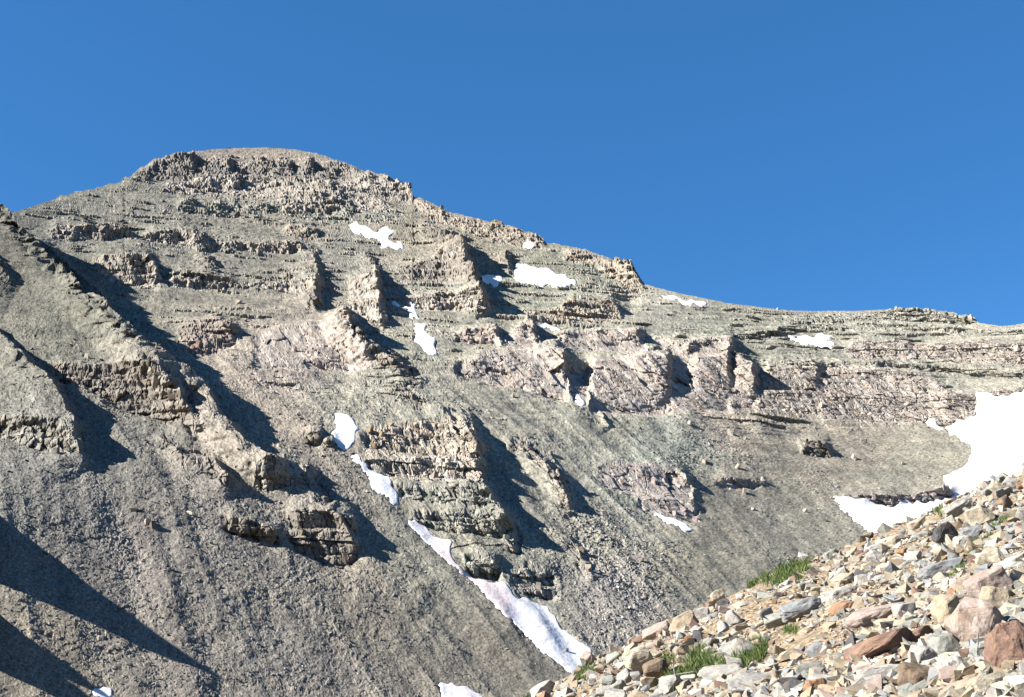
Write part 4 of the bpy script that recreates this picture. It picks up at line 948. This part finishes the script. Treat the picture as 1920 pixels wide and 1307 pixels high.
for k, (px, py, w_, h_, tl, cn, bx, cat, lb) in enumerate(HEROES):
    big = max(w_, h_)
    me = hull_mesh('rock', 3000 + k * 7, (1, 1, 1), 20 + int(10 * bx), 0.03, 3 if big > 55 else 2, 0.05, bx * 0.75 + 0.12)
    o = place_stone('boulder' if cat == 'boulder' else 'rock', me, px, py, w_ * 1.06, h_ * 1.08, tl, cn, (1, 0.9, 1), rb.uniform(-0.2, 0.2))
    tag(o, lb, cat, 'angular stones on the near hillside')
    taken.append((px, py, math.sqrt(w_ * h_) * 0.5))

# grass clumps (outline in the picture, found again on the hillside)
GRASS = [
    ('long green grass clump on the hill crest against the grey scree', [(1400, 1108), (1425, 1092), (1450, 1082), (1485, 1070), (1520, 1062), (1522, 1078), (1490, 1092), (1450, 1100)], 1150, 26),
    ('big green clump around the pale grey rocks', [(1300, 1240), (1330, 1248), (1365, 1250), (1400, 1248), (1425, 1236), (1440, 1210), (1425, 1200), (1405, 1215), (1380, 1228), (1345, 1232), (1315, 1220), (1298, 1228)], 2300, 36),
    ('bright green clump sloping down to the left above the bottom edge', [(1235, 1300), (1262, 1300), (1280, 1280), (1310, 1262), (1320, 1240), (1300, 1235), (1268, 1248), (1245, 1270)], 1900, 34),
    ('yellowish green tuft below the end of the snow tongue', [(1062, 1284), (1080, 1282), (1120, 1262), (1130, 1250), (1112, 1246), (1085, 1262)], 650, 22),
    ('small green tuft at the far left foot of the foreground', [(952, 1306), (972, 1312), (992, 1300), (985, 1292)], 240, 20),
    ('sparse dark green tufts beside the cream block near the crest', [(1856, 982), (1890, 984), (1905, 970), (1880, 966)], 260, 18),
    ('dark green tuft on the crest against the snow', [(1728, 972), (1770, 968), (1768, 960), (1735, 962)], 240, 20),
    ('narrow green strip running up beside the long blue grey slab', [(1755, 1100), (1790, 1092), (1815, 1062), (1828, 1036), (1815, 1036), (1800, 1058), (1780, 1080)], 420, 14),
    ('little green tuft right of the small white stone', [(1816, 1026), (1830, 1024), (1870, 1010), (1862, 1004), (1830, 1012)], 200, 15),
    ('small green tuft above the left cream stone', [(1238, 1232), (1262, 1228), (1270, 1220), (1245, 1220)], 200, 16),
    ('tiny dry green plant on the bare soil', [(1468, 1188), (1494, 1190), (1496, 1180), (1474, 1178)], 120, 13),
]


def grass_clump(label, poly, n, hpx, seed):
    r = np.random.default_rng(seed)
    pa = np.array(poly, F32)
    pts = []
    n = int(n * 4.0)
    while len(pts) < n:
        q = np.stack([r.uniform(pa[:, 0].min(), pa[:, 0].max(), n), r.uniform(pa[:, 1].min(), pa[:, 1].max(), n)], -1)
        q = q[in_poly(q[:, 0], q[:, 1], poly)]
        pts.extend(q.tolist())
    q = np.array(pts[:n], F32)
    cl = noise(q[:, 0] / 9, q[:, 1] / 7, seed)
    q = q[cl > -0.35]; n2 = len(q)
    t, y = hill_hit(q[:, 0], q[:, 1])
    y = y + r.uniform(-0.12, 0.12, n2)
    x = t * y; z = hill_z(x, y) - 0.02
    k = y / FPX
    h = 1.1 * hpx * k * r.uniform(0.35, 1.0, n2) * (0.7 + 0.5 * noise(q[:, 0] / 14, q[:, 1] / 10, seed + 5)); wd = 0.85 * k * r.uniform(0.7, 1.3, n2)
    az = r.uniform(0, 2 * np.pi, n2); lean = r.uniform(0.1, 0.75, n2) * h
    dx, dy = np.cos(az), np.sin(az)
    fz = r.uniform(0, np.pi, n2); bx_, by_ = np.cos(fz) * wd, np.sin(fz) * wd
    base = np.stack([x, y, z], -1)
    side = np.stack([bx_, by_, np.zeros(n2)], -1)
    mid = base + np.stack([dx * lean * 0.3, dy * lean * 0.3, h * 0.6], -1)
    tip = base + np.stack([dx * lean, dy * lean, h], -1)
    V = np.stack([base - side, base + side, mid - side * 0.8, mid + side * 0.8, tip], 1).reshape(-1, 3)
    o5 = (np.arange(n2) * 5)[:, None]
    Fq = np.concatenate([o5 + [[0, 1, 3]], o5 + [[0, 3, 2]], o5 + [[2, 3, 4]]], 0)
    pal = np.array([srgb(84, 104, 52), srgb(100, 118, 58), srgb(120, 130, 72), srgb(70, 90, 50), srgb(140, 134, 84)], F32)
    c = 0.5 * pal[r.choice(5, n2, p=[.34, .3, .16, .14, .06])] * r.uniform(0.75, 1.2, (n2, 1))
    o = mesh_np('grass_clump', V, Fq, M_GRASS, np.repeat(c, 5, 0))
    tag(o, label, 'grass', 'grass clumps among the near stones', 'stuff')


for k, (lb, poly, n, hpx) in enumerate(GRASS):
    grass_clump(lb, poly, n, hpx, 60 + k)


# the other stones one can pick out
def sil_y(px):
    return np.interp(px, *zip(*FGSIL))


def bare(px, py):
    """the trodden strip of soil with few stones"""
    return float(np.exp(-(((px - 1500) / 75) ** 2 + ((py - 1215) / 48) ** 2)) + 0.75 * np.exp(-(((px - 1440) / 70) ** 2 + ((py - 1140) / 30) ** 2)) + 0.35 * np.exp(-(((px - 1640) / 50) ** 2 + ((py - 1105) / 18) ** 2)))


mid_meshes = [hull_mesh('rock', 5000 + i, (1, 1, 1), 11 + i % 6, 0.05, 1, 0.03, 0.25 + 0.1 * (i % 6)) for i in range(26)]
SIZEW = ((34, 'larger'), (25, 'medium'), (0, 'small'))
names = ['white', 'pale grey', 'greenish grey', 'blue grey', 'cream', 'tan', 'pinkish', 'reddish brown', 'orange', 'dark grey', 'brown']
prob = np.array([.13, .18, .16, .09, .15, .12, .08, .04, .02, .01, .03]); prob /= prob.sum()
LAND = [(h[0], h[1], h[8]) for h in HEROES]
SHORT = {0: 'square reddish brown boulder', 1: 'large leaning pinkish boulder', 2: 'salmon pink pointed boulder', 4: 'long pinkish slab', 5: 'pale slab on bare soil', 6: 'white flat block', 7: 'bright orange stone', 8: 'broad rusty slab', 10: 'bright white slab', 11: 'golden brown block', 13: 'slab below green clump', 19: 'rounded dark boulder', 20: 'cream crest block', 26: 'long blue grey slab', 15: 'dark purplish block', 43: 'cream pyramid stone', 48: 'small orange stone', 45: 'dark edged crest slab', 50: 'rock above green clump', 32: 'greenish crest stone', 29: 'white pointed stone', 49: 'white far left slab'}
want = 300 - len(HEROES)
made = 0; tries = 0
used = {}
GBOX = [(np.array(p, F32)[:, 0].min() - 4, np.array(p, F32)[:, 0].max() + 4, np.array(p, F32)[:, 1].min() - 16, np.array(p, F32)[:, 1].max() + 4) for _, p, _, _ in GRASS]
while made < want and tries < 30000:
    tries += 1
    px = rb.uniform(985, 1925); py = rb.uniform(890, 1312)
    sy_ = float(sil_y(px))
    if py < sy_ + 3: continue
    if rb.random() < 1.3 * bare(px, py): continue
    near = np.clip((py - sy_) / 230, 0, 1)
    wpx = (17 + 30 * rb.random() ** 2.2) * (0.8 + 0.45 * near)
    if made > 150: wpx *= 0.85
    asp = rb.uniform(0.42, 0.95)
    rad = wpx * math.sqrt(asp) * 0.5
    if any((px - a) ** 2 + ((py - b) * 1.15) ** 2 < (0.82 * (rad + c)) ** 2 for a, b, c in taken): continue
    if any(a < px < b and c < py < d for a, b, c, d in GBOX) and rb.random() < 0.8: continue
    cn = names[int(rng.choice(len(names), p=prob))]
    o = place_stone('rock', mid_meshes[rb.randrange(26)], px, py, wpx * 1.15, wpx * asp * 1.1, rb.gauss(16, 16), cn, (1, rb.uniform(.8, 1.2), 1), rb.uniform(-0.7, 0.7))
    taken.append((px, py, rad))
    szw = next(s_ for lim, s_ in SIZEW if wpx >= lim)
    shp = 'flat stone' if asp < 0.58 else 'angular stone' if asp < 0.8 else 'blocky stone'
    for li in sorted(SHORT, key=lambda i: (LAND[i][0] - px) ** 2 + (LAND[i][1] - py) ** 2)[:6]:
        dx, dy = px - LAND[li][0], py - LAND[li][1]
        lb = f'{szw} {cn} {shp} {where(dx, dy, 55)} the {SHORT[li]}'
        if lb not in used: break
    used[lb] = 1
    tag(o, lb, 'rock', 'angular stones on the near hillside')
    made += 1

# small stones and chips between them
N = 19000
px = rg.uniform(930, 1960, N * 3); py = rg.uniform(870, 1345, N * 3)
ok = py > sil_y(px) + 1
bpx = np.exp(-(((px - 1500) / 75) ** 2 + ((py - 1215) / 48) ** 2)) + 0.75 * np.exp(-(((px - 1440) / 70) ** 2 + ((py - 1140) / 30) ** 2))
ok &= rg.random(len(px)) > 0.85 * bpx
for _, poly, _, _ in GRASS:
    ok &= ~(in_poly(px, py, poly) & (rg.random(len(px)) < 0.8))
px, py, bpx = px[ok][:N], py[ok][:N], bpx[ok][:N]
t, y = hill_hit(px, py)
y = y * rg.uniform(0.985, 1.015, len(y)); # and beyond the picture's edges, all round the camera
n2 = 13000
a2 = rg.uniform(np.radians(-35), np.radians(80), n2); r2 = 1.6 * (32 / 1.6) ** rg.random(n2)
x2, y2 = np.sin(a2) * r2, np.cos(a2) * r2
t2 = x2 / np.maximum(y2, 0.3)
zz = hill_z(x2, y2); dep = y2 * CP + zz * SP
u2 = IW / 2 + FPX * x2 / np.maximum(dep, 0.1); v2 = IH / 2 - FPX * (zz * CP - y2 * SP) / np.maximum(dep, 0.1)
out = ~((u2 > 925) & (u2 < 1965) & (v2 < 1350) & (y2 > 1) & (r2 < 11)) & (y2 > 0.3)
x = np.concatenate([t * y, x2[out]]); y = np.concatenate([y, y2[out]]); z = hill_z(x, y)
px = np.concatenate([px, u2[out]]); py = np.concatenate([py, np.full(out.sum(), 1300.0)]); bpx = np.concatenate([bpx, np.zeros(out.sum())])
near = np.clip((py - sil_y(px)) / 230, 0, 1)
szp = np.clip(3.6 + 4.2 * rg.pareto(2.0, len(px)), 3.4, 27) * (0.85 + 0.4 * near) * (1 - 0.45 * np.clip(bpx, 0, 1))
sz = szp * np.maximum(y, 8.0) / FPX
scl = np.stack([sz * rg.uniform(.9, 1.5, len(sz)), sz, sz * rg.uniform(.6, 1.1, len(sz))], -1).astype(F32)
pal = np.array([PAL[n_] for n_ in names])
prob2 = np.array([.08, .15, .14, .06, .21, .20, .06, .03, .015, .02, .04]); prob2 /= prob2.sum()
cols = pal[rg.choice(len(names), len(px), p=prob2)] * rg.uniform(0.75, 1.1, (len(px), 1))
gr = scatter_mesh('stone_rubble', chip, np.stack([x, y, z + sz * 0.12], -1).astype(F32), scl, rand_rots(rg, len(px), 0.6), cols.astype(F32), M_GRAVEL)
tag(gr, 'small broken stones and chips covering the near hillside', kind='stuff')

for me in list(bpy.data.meshes):
    if me.users == 0: bpy.data.meshes.remove(me)
print('blocks', n_blocks, 'near stones', made + len(HEROES), 'tris', sum(len(o.data.loops) - 2 * len(o.data.polygons) for o in bpy.data.objects if o.type == 'MESH'))
